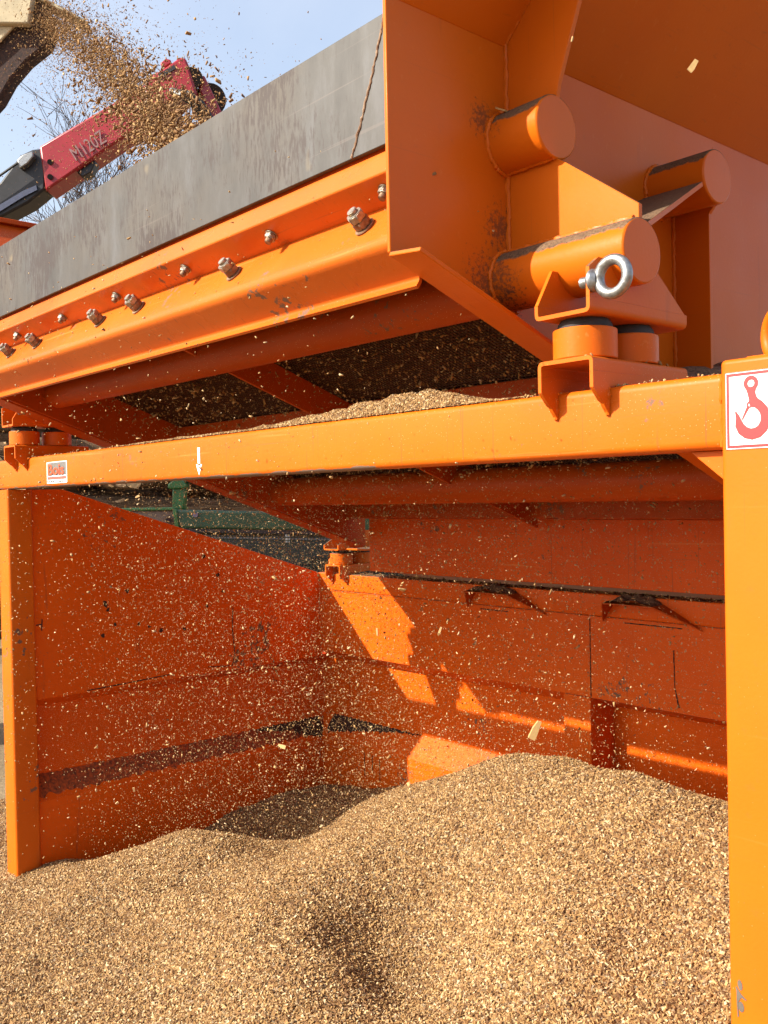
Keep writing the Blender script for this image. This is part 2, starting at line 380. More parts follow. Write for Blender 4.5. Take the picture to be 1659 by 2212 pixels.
def tag(o, label=None, cat=None, group=None, kind=None):
    if label: o['label'] = label
    if cat: o['category'] = cat
    if group: o['group'] = group
    if kind: o['kind'] = kind
    return o

def fillet(path, r, n=5):
    out = [path[0]]
    for i in range(1, len(path) - 1):
        a, b, c = (np.array(path[k], float) for k in (i - 1, i, i + 1))
        u = a - b; v = c - b; lu, lv = np.linalg.norm(u), np.linalg.norm(v); u /= lu; v /= lv
        ang = math.acos(max(-1, min(1, u @ v))); d = min(r / math.tan(ang / 2), lu * 0.45, lv * 0.45)
        p, q = b + u * d, b + v * d
        for k in range(n + 1):
            t = k / n; out.append(tuple((1 - t) ** 2 * p + 2 * t * (1 - t) * b + t * t * q))
    out.append(path[-1]); return out

def sheet(path, t, r=0.012, n=5):
    """closed outline of a bent sheet: path plus its offset by t on the left"""
    p = [np.array(q, float) for q in fillet(path, r, n)]
    off = []
    for i in range(len(p)):
        a = p[i] - p[i - 1] if i > 0 else p[1] - p[0]
        b = p[i + 1] - p[i] if i < len(p) - 1 else a
        a = a / (np.linalg.norm(a) + 1e-9); b = b / (np.linalg.norm(b) + 1e-9)
        na, nb = np.array([-a[1], a[0]]), np.array([-b[1], b[0]])
        m = na + nb; m /= np.linalg.norm(m); k = t / max(0.4, m @ na)
        off.append(tuple(p[i] + m * k))
    return [tuple(q) for q in p] + off[::-1]

def rrect(a0, a1, b0, b1, r, n=5):
    out = []
    for (cx, cy, s) in ((a1 - r, b1 - r, 0), (a0 + r, b1 - r, 90), (a0 + r, b0 + r, 180), (a1 - r, b0 + r, 270)):
        for k in range(n + 1):
            a = R_(s + 90 * k / n); out.append((cx + r * math.cos(a), cy + r * math.sin(a)))
    return out

def bead(name, pts, r, parent, mat='weld', seed=0, step=0.006):
    """hand-laid weld bead: a lumpy thin rod along a polyline"""
    P = [Vector(p) for p in pts]; out = []
    rd = random.Random(seed)
    for a, b in zip(P[:-1], P[1:]):
        m = max(2, int((b - a).length / step))
        for k in range(m):
            out.append(a.lerp(b, k / m) + Vector((rd.uniform(-1, 1), rd.uniform(-1, 1), rd.uniform(-1, 1))) * r * 0.25)
    out.append(P[-1])
    return obj(name, MB().path(out, r, 7, 0.28, seed), mat, parent)

def text_mesh(body, size, mat, depth=0.0004, bold=0.0):
    c = bpy.data.curves.new('lettering', 'FONT'); c.body = body; c.size = size; c.extrude = depth; c.offset = bold
    c.resolution_u = 3
    o = bpy.data.objects.new('lettering', c)
    me = bpy.data.meshes.new_from_object(o); bpy.data.objects.remove(o); bpy.data.curves.remove(c)
    me.name = 'lettering'; me.materials.clear(); me.materials.append(MAT[mat]); return me

def ray(px, py): return fwd + RV * ((px - W_ / 2) / F_) + UV * ((H_ / 2 - py) / F_)

# ------------------------------------------------------------------ ground
g = MB()
N = 40; L = 600.0
xs = [math.copysign(abs(t) ** 2.2, t) * L for t in np.linspace(-1, 1, N)]
for x in xs:
    for y in xs: g.v.append((x, y, -1.5))
g.f = [(i * N + j, (i + 1) * N + j, (i + 1) * N + j + 1, i * N + j + 1) for i in range(N - 1) for j in range(N - 1)]
tag(obj('ground', g, 'ground', None, smooth=0), 'brown dirt yard under the machines', None, None, 'structure')

# ------------------------------------------------------------------ support frame (bin)
YF = 1.15; BT, BB_ = 0.155, 0.055
fr = empty('bin_frame', (-1.99, 1.85, -1.5))
tag(fr, 'orange steel bin frame of posts, beam and folded walls standing over the chip heap', 'frame')
beam = obj('front_beam', MB().prism(rrect(YF, YF + 0.060, BB_, BT, 0.012), 'X', -3.345, -0.6385), 'beam', fr)
postR = obj('post', MB().prism(rrect(-0.638, -0.525, 1.138, 1.25, 0.010), 'Z', -1.5, 0.1695), 'post', fr, 0.006, seg=4)
obj('post', MB().prism(rrect(-3.363, -3.266, YF - 0.002, 1.235, 0.010), 'Z', -1.5, BB_ - 0.001), 'frame', fr)
# gusset in the corner of beam and right post
obj('corner_gusset', MB().prism([(-0.70, BB_ - 0.0005), (-0.6385, BB_ - 0.0005), (-0.6385, 0.005)], 'Y', 1.17, 1.18), 'frame', fr, 0.001)
bead('weld_bead', [(-0.6385, 1.1475, 0.150), (-0.6385, 1.1475, 0.058)], 0.0035, fr, 'post', 5)
# lifting ring on the post
lug = obj('lifting_ring', MB().torus((-0.588, 1.2, 0.203), (0.75, 1, 0), 0.030, 0.0085), 'post', fr)
obj('ring_foot', MB().box(-0.628, -0.53, 1.19, 1.21, 0.1707, 0.178), 'post', lug, 0.002)

# left wall : upper sheet with sloping top, recessed band, dirty ledge, lower sheet
XW, RC, TW = -3.280, 0.062, 0.006
lw = obj('side_wall', MB().prism([(1.2355, -0.68), (1.2355, 0.054), (1.345, 0.054), (2.478, -0.318), (2.478, -0.68)], 'X', XW - TW, XW), 'wall', fr, 0.001)
pth = [(XW, -0.6805), (XW - RC, -0.715), (XW - RC, -0.955), (XW, -1.04), (XW, -1.5)]
obj('folded_panel', MB().prism(sheet(pth, -TW, 0.006), 'Y', 1.2355, 2.56), 'ledge', lw)
# back wall
bw = obj('back_wall', MB().box(-3.285, -0.60, 2.484, 2.490, -0.655, -0.3905), 'wall', fr, 0.001)
rail = obj('back_rail', MB().prism(rrect(2.480, 2.562, -0.390, -0.318, 0.006), 'X', -3.292, -0.60), 'wall', fr)
pb = [(2.484, -0.6555), (2.545, -0.695), (2.545, -0.94), (2.484, -1.025), (2.484, -1.5)]
obj('folded_panel', MB().prism(sheet(pb, TW, 0.006), 'X', -3.36, -1.9605), 'wall', bw)
obj('wall_post', MB().box(-1.960, -1.852, 2.479, 2.62, -1.5, -0.6558), 'wall', bw, 0.003)
pb2 = [(2.484, -0.6555), (2.605, -0.70), (2.605, -0.93), (2.484, -1.05), (2.484, -1.5)]
obj('folded_panel', MB().prism(sheet(pb2, TW, 0.006), 'X', -1.8515, -0.60), 'wall', bw)
# right wall, mostly behind the post
obj('side_wall', MB().prism([(1.2505, -1.5), (1.2505, 0.05), (1.345, 0.05), (2.478, -0.318), (2.478, -1.5)], 'X', -0.602, -0.596), 'wall', fr, 0.001)
# seams, welds and black sealant lines on the walls
for k, pts in enumerate([
        [(XW + .001, 2.04, -0.43), (XW + .001, 2.035, -0.52), (XW + .001, 2.045, -0.62), (XW + .001, 2.03, -0.665)],
        [(XW + .001, 1.92, -0.655), (XW + .001, 2.03, -0.665)],
        [(XW + .001, 1.42, -0.675), (XW + .001, 1.62, -0.668), (XW + .001, 1.75, -0.662)],
        [(XW + .001, 1.240, -0.42), (XW + .001, 1.262, -0.418)],
        [(XW + .001, 1.262, -0.40), (XW + .001, 1.260, -0.44)]]):
    bead('weld_seam', pts, 0.0018, lw, 'seam', 30 + k)
for k, pts in enumerate([
        [(-3.27, 2.4835, -0.3925), (-2.4, 2.4835, -0.3925), (-0.7, 2.4835, -0.3925)],
        [(-1.852, 2.4835, -0.40), (-1.852, 2.4835, -0.655)],
        [(-1.55, 2.4835, -0.47), (-1.548, 2.4835, -0.58), (-1.535, 2.4835, -0.64)],
        [(-2.33, 2.4835, -0.405), (-2.2, 2.4835, -0.405)],
        [(-1.72, 2.4835, -0.403), (-1.52, 2.4835, -0.403)],
        [(-3.0, 2.4835, -1.05), (-3.0, 2.4835, -1.15)], [(-2.95, 2.4835, -1.055), (-2.95, 2.4835, -1.13)], [(-2.905, 2.4835, -1.06), (-2.905, 2.4835, -1.15)]]):
    bead('weld_seam', pts, 0.0017 if k else 0.0020, bw, 'seam' if k else 'wall', 50 + k)
bead('weld_bead', [(XW + .003, 2.4815, -0.35), (XW + .003, 2.4815, -0.68)], 0.005, bw, 'wall', 70)
def dust_strip(name, p0, p1, q0, q1, n, mat, parent, lo, hi, seed):
    """dust lying on a sloping ledge: p0-p1 upper line, q0-q1 lower line, ragged edges"""
    rd = random.Random(seed); p0, p1, q0, q1 = (np.array(v, float) for v in (p0, p1, q0, q1))
    nrm = np.cross(p1 - p0, q0 - p0); nrm /= np.linalg.norm(nrm); nrm *= np.sign(nrm[2])
    b = MB(); vs = []
    for i in range(n + 1):
        t = i / n; a = p0 + (p1 - p0) * t; c = q0 + (q1 - q0) * t
        u = lo(t) + 0.10 * mnoise.noise((t * 60, seed, 0)); v = hi(t) + 0.16 * mnoise.noise((t * 45, seed, 5)) + 0.025 * rd.uniform(-1, 1)
        u = min(max(u, 0.0), 1); v = min(max(v, u + 0.02), 1.0)
        vs += [a + (c - a) * u + nrm * 0.0006, a + (c - a) * (u + v) / 2 + nrm * (0.004 + 0.003 * rd.random()), a + (c - a) * v + nrm * 0.0006]
    b.add(vs, [(3 * i + k, 3 * i + 3 + k, 3 * i + 4 + k, 3 * i + 1 + k) for i in range(n) for k in range(2)])
    return obj(name, b, mat, parent, smooth=60)
dust_strip('dust_layer', (XW - RC, 1.24, -0.955), (XW - RC, 2.53, -0.955), (XW, 1.24, -1.04), (XW, 2.53, -1.04), 150, 'dustred', lw, lambda t: 0.04, lambda t: 0.80, 3)
dust_strip('dust_layer', (XW - RC + .0012, 2.18, -0.9538), (XW - RC + .0012, 2.50, -0.9538), (XW + .0012, 2.18, -1.0388), (XW + .0012, 2.50, -1.0388), 50, 'dustblack', lw, lambda t: 0.05, lambda t: 0.15 + 0.85 * t, 9)
dust_strip('dust_layer', (-3.27, 2.545, -0.94), (-2.72, 2.545, -0.94), (-3.27, 2.484, -1.025), (-2.72, 2.484, -1.025), 90, 'dustblack', bw, lambda t: 0.02, lambda t: 0.85 * (1 - t) ** 1.3 + 0.02, 14)
# dirt splats on the left wall
for k in range(14):
    y, z = random.uniform(1.45, 2.0), random.uniform(-0.5, -0.2)
    s = MB(); c = []
    for i in range(9):
        a = 2 * math.pi * i / 9; r = random.uniform(0.004, 0.011); c.append((y + r * math.cos(a), z + r * math.sin(a)))
    s.prism(c, 'X', XW + 0.0003, XW + 0.0016); obj('dirt_splat', s, 'seam', lw, smooth=0)
# hat-shaped brackets on the back wall
for x0, x1 in ((-2.345, -2.145), (-1.755, -1.575)):
    ya, yw = 2.412, 2.4785
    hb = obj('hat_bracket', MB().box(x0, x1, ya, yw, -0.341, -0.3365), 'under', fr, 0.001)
    for xa, xb in ((x0, x0 - 0.045), (x1, x1 + 0.125)):
        tri = [np.array(p) for p in ((xa, ya, -0.3367), (xa, yw, -0.3367), (xb, yw, -0.402))]
        nn_ = np.cross(tri[1] - tri[0], tri[2] - tri[0]); nn_ /= np.linalg.norm(nn_); nn_ *= -np.sign(nn_[2])
        obj('bracket_cheek', MB().hull_prism(tri, nn_ * 0.004), 'under', hb, smooth=0)
    d = MB(); nx, ny = 26, 6                                       # dust lying on the bracket
    for i in range(nx + 1):
        for j in range(ny + 1):
            u, v = i / nx, j / ny; x = x0 + 0.004 + (x1 - x0 - 0.008) * u; y = 2.417 + 0.06 * v
            h = 0.034 * (math.sin(math.pi * u) ** 0.6) * (0.45 + 0.55 * v) * (0.7 + 0.6 * mnoise.noise((x * 30, y * 40, 1)))
            d.v.append((x, y, -0.3365 + max(0, h)))
    d.f = [(i * (ny + 1) + j, (i + 1) * (ny + 1) + j, (i + 1) * (ny + 1) + j + 1, i * (ny + 1) + j + 1) for i in range(nx) for j in range(ny)]
    obj('dust_layer', d, 'dustdark', hb, smooth=0)

# ------------------------------------------------------------------ vibrating screen box
XR, XL = -1.046, -2.944; YP = 0.935; ZP = 0.364; SL = 0.365; YE = 2.46; ZF = 0.750; TP = 0.007
vs_ = empty('vibrating_screen', (-1.995, 1.7, 0.16))
tag(vs_, 'orange vibrating screen box with grey steel front plate resting on rubber mounts above the bin', 'screen')
def zlow(y): return ZP - SL * (y - YP)
sp = obj('side_plate', MB().prism([(YP, ZP), (YE, zlow(YE)), (YE, ZF), (YP, ZF)], 'X', XR - TP, XR), 'plate', vs_, 0.0015)
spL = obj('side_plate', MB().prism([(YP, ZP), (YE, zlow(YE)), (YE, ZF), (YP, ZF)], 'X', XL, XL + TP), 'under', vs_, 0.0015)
def slab(a, b, c, d, t):     # quad a,b,c,d thickened along its normal
    a, b, c, d = (np.array(p, float) for p in (a, b, c, d)); n = np.cross(b - a, d - a); n /= np.linalg.norm(n)
    return MB().hull_prism([a, b, c, d], n * t)
FW = 0.066
obj('bottom_flange', slab((XR - 0.001, YP, ZP + 0.0005), (XR + FW, YP, ZP - 0.006), (XR + FW, YE, zlow(YE) - 0.006), (XR - 0.001, YE, zlow(YE) + 0.0005), -0.007), 'screen', sp, 0.0015)
obj('bottom_flange', slab((XL + 0.001, YP, ZP + 0.0005), (XL - FW, YP, ZP - 0.006), (XL - FW, YE, zlow(YE) - 0.006), (XL + 0.001, YE, zlow(YE) + 0.0005), 0.007), 'under', spL, 0.0015)
ww = 0.60
obj('hopper_wing', slab((XR - 0.004, YP + 0.001, ZF - 0.004), (XR - 0.004, 2.75, ZF - 0.004), (XR + ww, 2.75, ZF + ww), (XR + ww, YP, ZF + ww), 0.006), 'screen', vs_, 0.0015)
wl_ = 0.17
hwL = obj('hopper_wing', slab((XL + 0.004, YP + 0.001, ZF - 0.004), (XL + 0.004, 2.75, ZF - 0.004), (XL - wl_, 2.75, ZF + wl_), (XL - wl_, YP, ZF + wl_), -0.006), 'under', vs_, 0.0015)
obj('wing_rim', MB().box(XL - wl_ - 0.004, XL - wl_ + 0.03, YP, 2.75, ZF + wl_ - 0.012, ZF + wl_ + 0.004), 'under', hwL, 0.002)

# front plate, clamp angle, folded channel
fp = obj('front_plate', MB().box(XL + TP + 0.004, -1.066, 0.965, 0.975, 0.5415, 0.740), 'steel', vs_, 0.0012)
rd = random.Random(3)
wb = [(-1.083 - (-1.083 + 1.166) * (t ** 1.15) + 0.0015 * rd.uniform(-1, 1), 0.9645, 0.735 - (0.735 - 0.5425) * t) for t in np.linspace(0, 1, 26)]
bead('weld_bead', wb, 0.0021, fp, 'rust', 8, 0.005)
ang = obj('clamp_angle', MB().prism(sheet([(0.990, 0.5415), (0.968, 0.532), (0.945, 0.4905), (1.000, 0.4590)], 0.006, 0.005), 'X', XL + TP + 0.002, XR - TP - 0.002), 'chan', vs_)
ch_path = [(1.0035, 0.4670), (0.940, 0.3826), (1.004, 0.3365), (0.995, 0.3235)]
chn = obj('front_channel', MB().prism(sheet(ch_path, 0.006, 0.018, 7), 'X', XL + TP + 0.002, XR - TP - 0.002), 'chan', vs_)
obj('backing_strip', MB().box(XL + TP + 0.003, XR - TP - 0.003, 0.9785, 0.992, 0.515, 0.72), 'under', vs_)

def hexprism(r, h, n=6):
    b = MB(); b.prism([(r * math.cos(2 * math.pi * k / n), r * math.sin(2 * math.pi * k / n)) for k in range(n)], 'Z', 0, h); return b
def prepare(name, mb, mat, bev):
    me = make_mesh(name, mb, mat, 30)
    bm = bmesh.new(); bm.from_mesh(me)
    bmesh.ops.bevel(bm, geom=[e for e in bm.edges if e.calc_face_angle(0) > 0.6], offset=bev, segments=2, affect='EDGES', clamp_overlap=True)
    bm.to_mesh(me); bm.free(); me.update(); return me
def cyl(r, z0, z1, n=20): return MB().tube((0, 0, z0), (0, 0, z1), r, n=n)
ME = {
    'washer': prepare('washer', cyl(0.0185, 0, 0.0035), 'rust', 0.0008), 'nutA': prepare('nut', MB().add([], []).prism([(0.0155 * math.cos(k * math.pi / 3), 0.0155 * math.sin(k * math.pi / 3)) for k in range(6)], 'Z', 0.0036, 0.0166), 'rust', 0.0012),
    'nutB': prepare('nut', MB().prism([(0.0155 * math.cos(k * math.pi / 3 + .35), 0.0155 * math.sin(k * math.pi / 3 + .35)) for k in range(6)], 'Z', 0.0170, 0.0300), 'nut', 0.0012),
    'shank': prepare('shank', cyl(0.0085, 0.0, 0.0365), 'nut', 0.001),
    'snut': prepare('nut', MB().prism([(0.0108 * math.cos(k * math.pi / 3), 0.0108 * math.sin(k * math.pi / 3)) for k in range(6)], 'Z', 0.0015, 0.0105), 'nut', 0.001),
    'swasher': prepare('washer', cyl(0.0125, 0, 0.0014), 'nut', 0.0003), 'sshank': prepare('shank', cyl(0.0062, 0, 0.0185), 'rust', 0.001),
}
nb = Vector((0, -(0.4610 - 0.3826), (0.999 - 0.940))).normalized()        # outward normal of the bright channel face
cb = Vector((0, (0.999 + 0.940) / 2, (0.4610 + 0.3826) / 2)) + Vector((0, 0.006, 0.008))
for k, x in enumerate((-1.149, -1.535, -1.927, -2.124, -2.515, -2.71)):
    q = nb.to_track_quat('Z', 'Y') @ Vector((0, 0, 1)).rotation_difference(Vector((0, 0, 1)))
    base = cb + Vector((x, 0, 0)) + nb * 0.0004
    q = q @ Matrix.Rotation(0.5 * k, 3, 'Z').to_quaternion()
    bolt = inst('bolt', ME['shank'], base, q, vs_)
    for nm, key in (('washer', 'washer'), ('nut', 'nutA'), ('nut', 'nutB')):
        c = bpy.data.objects.new(nm, ME[key]); COL.objects.link(c); c.parent = bolt
ns = Vector((0, -(0.4905 - 0.4595), -(0.998 - 0.945))).normalized()       # outward (down) normal of the clamp angle underside
cs = Vector((0, (0.945 + 0.998) / 2, (0.4905 + 0.4595) / 2))
for k, x in enumerate((-1.094, -1.404, -1.711, -2.025, -2.333, -2.645)):
    q = ns.to_track_quat('Z', 'Y') @ Matrix.Rotation(0.7 * k, 3, 'Z').to_quaternion()
    bolt = inst('bolt', ME['sshank'], cs + Vector((x, 0, 0)) + ns * 0.0004, q, vs_)
    for nm, key in (('washer', 'swasher'), ('nut', 'snut')):
        c = bpy.data.objects.new(nm, ME[key]); COL.objects.link(c); c.parent = bolt

# cross tubes
Y2, Z2, R2 = 1.20, 0.354, 0.0485
ct = obj('cross_tube', MB().tube((XL + TP + 0.001, Y2, Z2), (XR - TP - 0.001, Y2, Z2), R2, n=64), 'under', vs_)
obj('tube_end', MB().tube((XR - TP + 0.001, Y2, Z2), (-0.790, Y2, Z2), R2, n=64), 'tube', ct, 0.003)
obj('tube_end', MB().tube((XL - 0.26, Y2, Z2), (XL + TP - 0.001, Y2, Z2), R2, n=64), 'tube', ct, 0.003)
Y1, Z1, R1 = 1.20, 0.580, 0.0505
obj('cross_tube', MB().tube((XL - 0.11, Y1, Z1), (-0.942, Y1, Z1), R1, n=64), 'tube', vs_, 0.003)
Y3, Z3, R3 = 1.65, 0.590, 0.0505
obj('cross_tube', MB().tube((XL - 0.13, Y3, Z3), (-0.921, Y3, Z3), R3, n=64), 'tube', vs_, 0.003)
Y4, Z4, R4 = 2.05, 0.030, 0.051
obj('cross_tube', MB().tube((XL + TP + 0.001, Y4, Z4), (XR - TP - 0.001, Y4, Z4), R4, n=48), 'under', vs_)
# gussets on the near side plate
TG = 0.009
obj('gusset', MB().prism([(XR, 0.345), (XR, 0.60), (-0.948, 0.585), (-0.948, 0.5335), (-0.932, 0.524), (-0.795, 0.424), (-0.795, 0.36)], 'Y', Y2, Y2 + TG), 'screen', vs_, 0.001)
obj('gusset', MB().prism([(XR, 0.60), (XR, 0.749), (-0.816, 0.979), (-0.938, 0.648), (-0.948, 0.60)], 'Y', Y2, Y2 + TG), 'screen', vs_, 0.001)
ip = slab((XR, 1.213, 0.385), (-0.795, 1.213, 0.385), (-0.922, 1.600, 0.562), (XR, 1.600, 0.562), 0.009)
obj('slanted_gusset', ip, 'tube', vs_, 0.001)
obj('gusset', MB().prism([(XR, 0.20), (XR, 0.585), (-0.93, 0.585), (-0.967, 0.54), (-0.967, 0.20)], 'Y', 1.697, 1.706), 'screen', vs_, 0.001)
shelf = obj('ledge_plate', MB().box(XR + 0.0005, -0.86, 1.45, 2.25, 0.188, 0.196), 'tube', vs_, 0.001)
d = MB(); nx, ny = 8, 40
for i in range(nx + 1):
    for j in range(ny + 1):
        u, v = i / nx, j / ny; x = XR + 0.001 + 0.175 * u; y = 1.47 + 0.76 * v
        h = (1 - u) ** 0.8 * math.sin(math.pi * min(1, v * 1.02)) ** 0.7 * (0.05 + 0.075 * v) * (0.85 + 0.5 * mnoise.noise((x * 14, y * 14, 3)))
        d.v.append((x, y, 0.1962 + max(0, h)))
d.f = [(i * (ny + 1) + j, (i + 1) * (ny + 1) + j, (i + 1) * (ny + 1) + j + 1, i * (ny + 1) + j + 1) for i in range(nx) for j in range(ny)]
obj('dust_drift', d, 'dustdark', shelf, smooth=0)
# weld beads
def circ(x, y, z, r, a0, a1, n=30): return [(x, y + r * math.cos(R_(a0 + (a1 - a0) * k / n)), z + r * math.sin(R_(a0 + (a1 - a0) * k / n))) for k in range(n + 1)]
e = 0.002
for k, pts in enumerate([
        circ(XR + e, Y1, Z1, R1 + 0.001, 60, 300), circ(XR + e, Y2, Z2, R2 + 0.001, 60, 300), circ(XR + e, Y3, Z3, R3 + 0.001, 60, 300),
        [(XR + e, Y2 - e, 0.635), (XR + e, Y2 - e, 0.748)], [(XR + e, Y2 - e, 0.748), (-0.90, Y2 - e, 0.894)],
        [(XR + e, Y2 - e, 0.405), (XR + e, Y2 - e, 0.53)], [(XR, Y2 - e - .003, 0.532), (-0.945, Y2 - e - .003, 0.532)],
        [(XR, Y2 - e - .004, 0.402), (-0.80, Y2 - e - .004, 0.403)], [(XR + e, 1.695, 0.21), (XR + e, 1.695, 0.55)]]):
    bead('weld_bead', pts, 0.0040, vs_, 'weld', 100 + k)

# ------------------------------------------------------------------ rubber mounts (bracket pairs)
def lower_bracket(x0, x1, yf, yb, zt, parent, beam_y, beam_top, flip=False):
    """upside-down U over the beam, pointed legs in front"""
    t = 0.006; r = 0.010
    pr = [(x0, zt - 0.022), (x0, zt), (x1, zt), (x1, zt - 0.022)]
    o = obj('lower_bracket', MB().prism(sheet(pr, -t, r, 6), 'Y', yf, yb), 'frame', parent)
    dz = beam_top - 0.155
    for xa in (x0, x1 - t):
        poly = [(yf, zt - 0.0222), (yf, 0.152 + dz), (yf + 0.018, 0.134 + dz), (yf + 0.024, 0.131 + dz), (yf + 0.026, 0.127 + dz), (yf + 0.031, 0.122 + dz),
                (beam_y - 0.0005, 0.112 + dz), (beam_y - 0.0005, beam_top + 0.0005), (yb - 0.02, beam_top + 0.014), (yb, zt - 0.0222)]
        obj('bracket_leg', MB().prism(poly, 'X', xa, xa + t), 'frame', o)
        bead('weld_bead', [(xa + t / 2, beam_y - 0.002, beam_top - 0.006), (xa + t / 2, beam_y - 0.002, 0.114 + dz)], 0.0042, o, 'weld', int(abs(xa) * 999))
    return o
def cup(xc, yc, z0, h, r, parent):
    o = obj('mount_cup', MB().tube((xc, yc, z0 + 0.0006), (xc, yc, z0 + h), r, n=56), 'frame', parent, 0.002)
    rb = MB(); pr = [(0.0, 0.020), (0.02, 0.020), (0.034, 0.016), (0.040, 0.008), (0.042, 0.0)]
    n = 40; m = len(pr)
    for (rr, zz) in pr[::-1]:
        for k in range(n): rb.v.append((xc + max(rr, 0.0005) * math.cos(2 * math.pi * k / n), yc + max(rr, 0.0005) * math.sin(2 * math.pi * k / n), z0 + h + zz))
    rb.f = [(i * n + k, i * n + (k + 1) % n, (i + 1) * n + (k + 1) % n, (i + 1) * n + k) for i in range(m - 1) for k in range(n)]
    obj('rubber_buffer', rb, 'rubber', o)
    return o
def upper_bracket(x0, x1, yf, yb, zb, parent, mirror=False, slant=0.036):
    t = 0.006; r = 0.012
    pr = [(x0, zb + 0.022), (x0, zb), (x1, zb), (x1, zb + 0.022)]
    o = obj('upper_bracket', MB().prism(sheet(pr, t, r, 6), 'Y', yf, yb), 'screen', parent)
    tri = [(yf, zb + 0.0222), (yf + slant, zb + 0.080), (yf + 0.17, zb + 0.080), (yb - 0.006, zb + 0.0222)]
    trap = [(yf, zb + 0.0222), (yf, zb + 0.064), (yf + 0.022, zb + 0.080), (yf + 0.17, zb + 0.080), (yb - 0.006, zb + 0.0222)]
    a, b = (trap, tri) if mirror else (tri, trap)
    if slant > 0.04: a = b = tri
    obj('bracket_wall', MB().prism(a, 'X', x0, x0 + t), 'screen', o)
    obj('bracket_wall', MB().prism(b, 'X', x1 - t, x1), 'screen', o)
    return o
def eyebolt(x, y, z, s, parent):
    """zinc eye bolt, axis along X, s = side"""
    o = obj('eye_bolt', MB().torus((x + s * 0.0345, y, z), (0, 1, 0.02), 0.0235, 0.0078, 56, 20), 'zinc', parent)
    c = MB().tube((x, y, z), (x + s * 0.005, y, z), 0.0165, n=40); c.tube((x + s * 0.005, y, z), (x + s * 0.012, y, z), 0.0165, 0.0105, n=40)
    obj('collar', c, 'zinc', o, 0.001)
    obj('thread_end', MB().tube((x - s * 0.019, y, z), (x - s * 0.0065, y, z), 0.0078, n=24), 'zinc', o, 0.001)
    return o
# near right mount
lb = lower_bracket(-0.915, -0.815, 1.110, 1.358, 0.198, fr, YF, BT)
cup(-0.865, 1.160, 0.198, 0.046, 0.0475, fr); cup(-0.865, 1.268, 0.198, 0.046, 0.0475, fr)
obj('bracket_bolt', MB().tube((-0.866, 1.2, 0.168), (-0.866, 1.2, 0.1915), 0.006, n=16).prism([(-0.866 + 0.011 * math.cos(k * math.pi / 3), 1.2 + 0.011 * math.sin(k * math.pi / 3)) for k in range(6)], 'Z', 0.176, 0.186), 'nut', lb)
ub = upper_bracket(-0.915, -0.815, 1.105, 1.358, 0.2585, vs_)
eyebolt(-0.8148, 1.112, 0.302, 1, vs_)
# left mount
lower_bracket(-3.175, -3.075, 1.110, 1.358, 0.196, fr, YF, BT)
cup(-3.125, 1.160, 0.196, 0.046, 0.0475, fr); cup(-3.125, 1.268, 0.196, 0.046, 0.0475, fr)
upper_bracket(-3.175, -3.075, 1.105, 1.358, 0.2565, vs_, True)
obj('eye_bolt_nut', MB().prism([(1.128 + 0.013 * math.cos(k * math.pi / 3), 0.303 + 0.013 * math.sin(k * math.pi / 3)) for k in range(6)], 'X', -3.0685, -3.058).tube((-3.0686, 1.128, 0.303), (-3.049, 1.128, 0.303), 0.0078, n=20), 'zinc', vs_, 0.001)
# rear left mount on the back rail
lower_bracket(-3.185, -3.085, 2.440, 2.68, -0.276, fr, 2.480, -0.318)
cup(-3.135, 2.49, -0.276, 0.046, 0.0475, fr); cup(-3.135, 2.598, -0.276, 0.046, 0.0475, fr)
upper_bracket(-3.185, -3.085, 2.435, 2.68, -0.2155, vs_, True, 0.11)
obj('bracket_web', MB().box(-3.0845, XL - 0.0005, 2.47, 2.60, -0.214, -0.206), 'screen', vs_, 0.001)
rr_ = obj('lifting_ring', MB().torus((-3.225, 2.50, -0.287), (0.6, 0.8, 0), 0.024, 0.0075), 'frame', fr)
obj('ring_foot', MB().box(-3.245, -3.205, 2.488, 2.512, -0.3178, -0.308), 'frame', rr_, 0.002)

# sieve deck: longitudinal bars, end bars, wire mesh
MZ0 = 0.425
def zm(y): return MZ0 - SL * (y - 1.18)
def sbar(x0, x1, ya, yb, za, zb_):          # bar that follows the deck slope
    return MB().hull_prism([(x0, ya, zm(ya) + za), (x0, yb, zm(yb) + za), (x0, yb, zm(yb) + zb_), (x0, ya, zm(ya) + zb_)], (x1 - x0, 0, 0))
for x in (-1.998,):
    obj('deck_bar', sbar(x, x + 0.010, 1.02, 2.40, -0.088, -0.006), 'under', vs_, 0.001)
for ya in (1.62, 2.36):
    obj('deck_crossbar', MB().prism([(ya, zm(ya) - 0.070), (ya + 0.05, zm(ya) - 0.075), (ya + 0.05, zm(ya) - 0.012), (ya, zm(ya) - 0.006)], 'X', XL + TP + 0.001, XR - TP - 0.001), 'under', vs_, 0.002)
mesh_ = MB(); tt = 0.0011; pitch_ = 0.0105
X0, X1, YA, YB = XL + TP, XR - TP, 1.02, 2.42
for i in range(int((X1 - X0) / pitch_)):
    x = X0 + i * pitch_
    mesh_.hull_prism([(x, YA, zm(YA) - tt), (x, YB, zm(YB) - tt), (x, YB, zm(YB) + tt), (x, YA, zm(YA) + tt)], (2 * tt, 0, 0))
for j in range(int((YB - YA) / pitch_)):
    y = YA + j * pitch_
    mesh_.box(X0, X1, y - tt, y + tt, zm(y) - tt * 1.9, zm(y) - tt * 0.1)
tag(obj('wire_mesh', mesh_, 'wire', vs_, smooth=0), kind='stuff')
bed = MB(); nx, ny = 60, 44
for i in range(nx + 1):
    for j in range(ny + 1):
        x = X0 + (X1 - X0) * i / nx; y = YA + (YB - YA) * j / ny
        bed.v.append((x, y, zm(y) + 0.010 + 0.012 * (0.5 + mnoise.noise((x * 9, y * 9, 0)))))
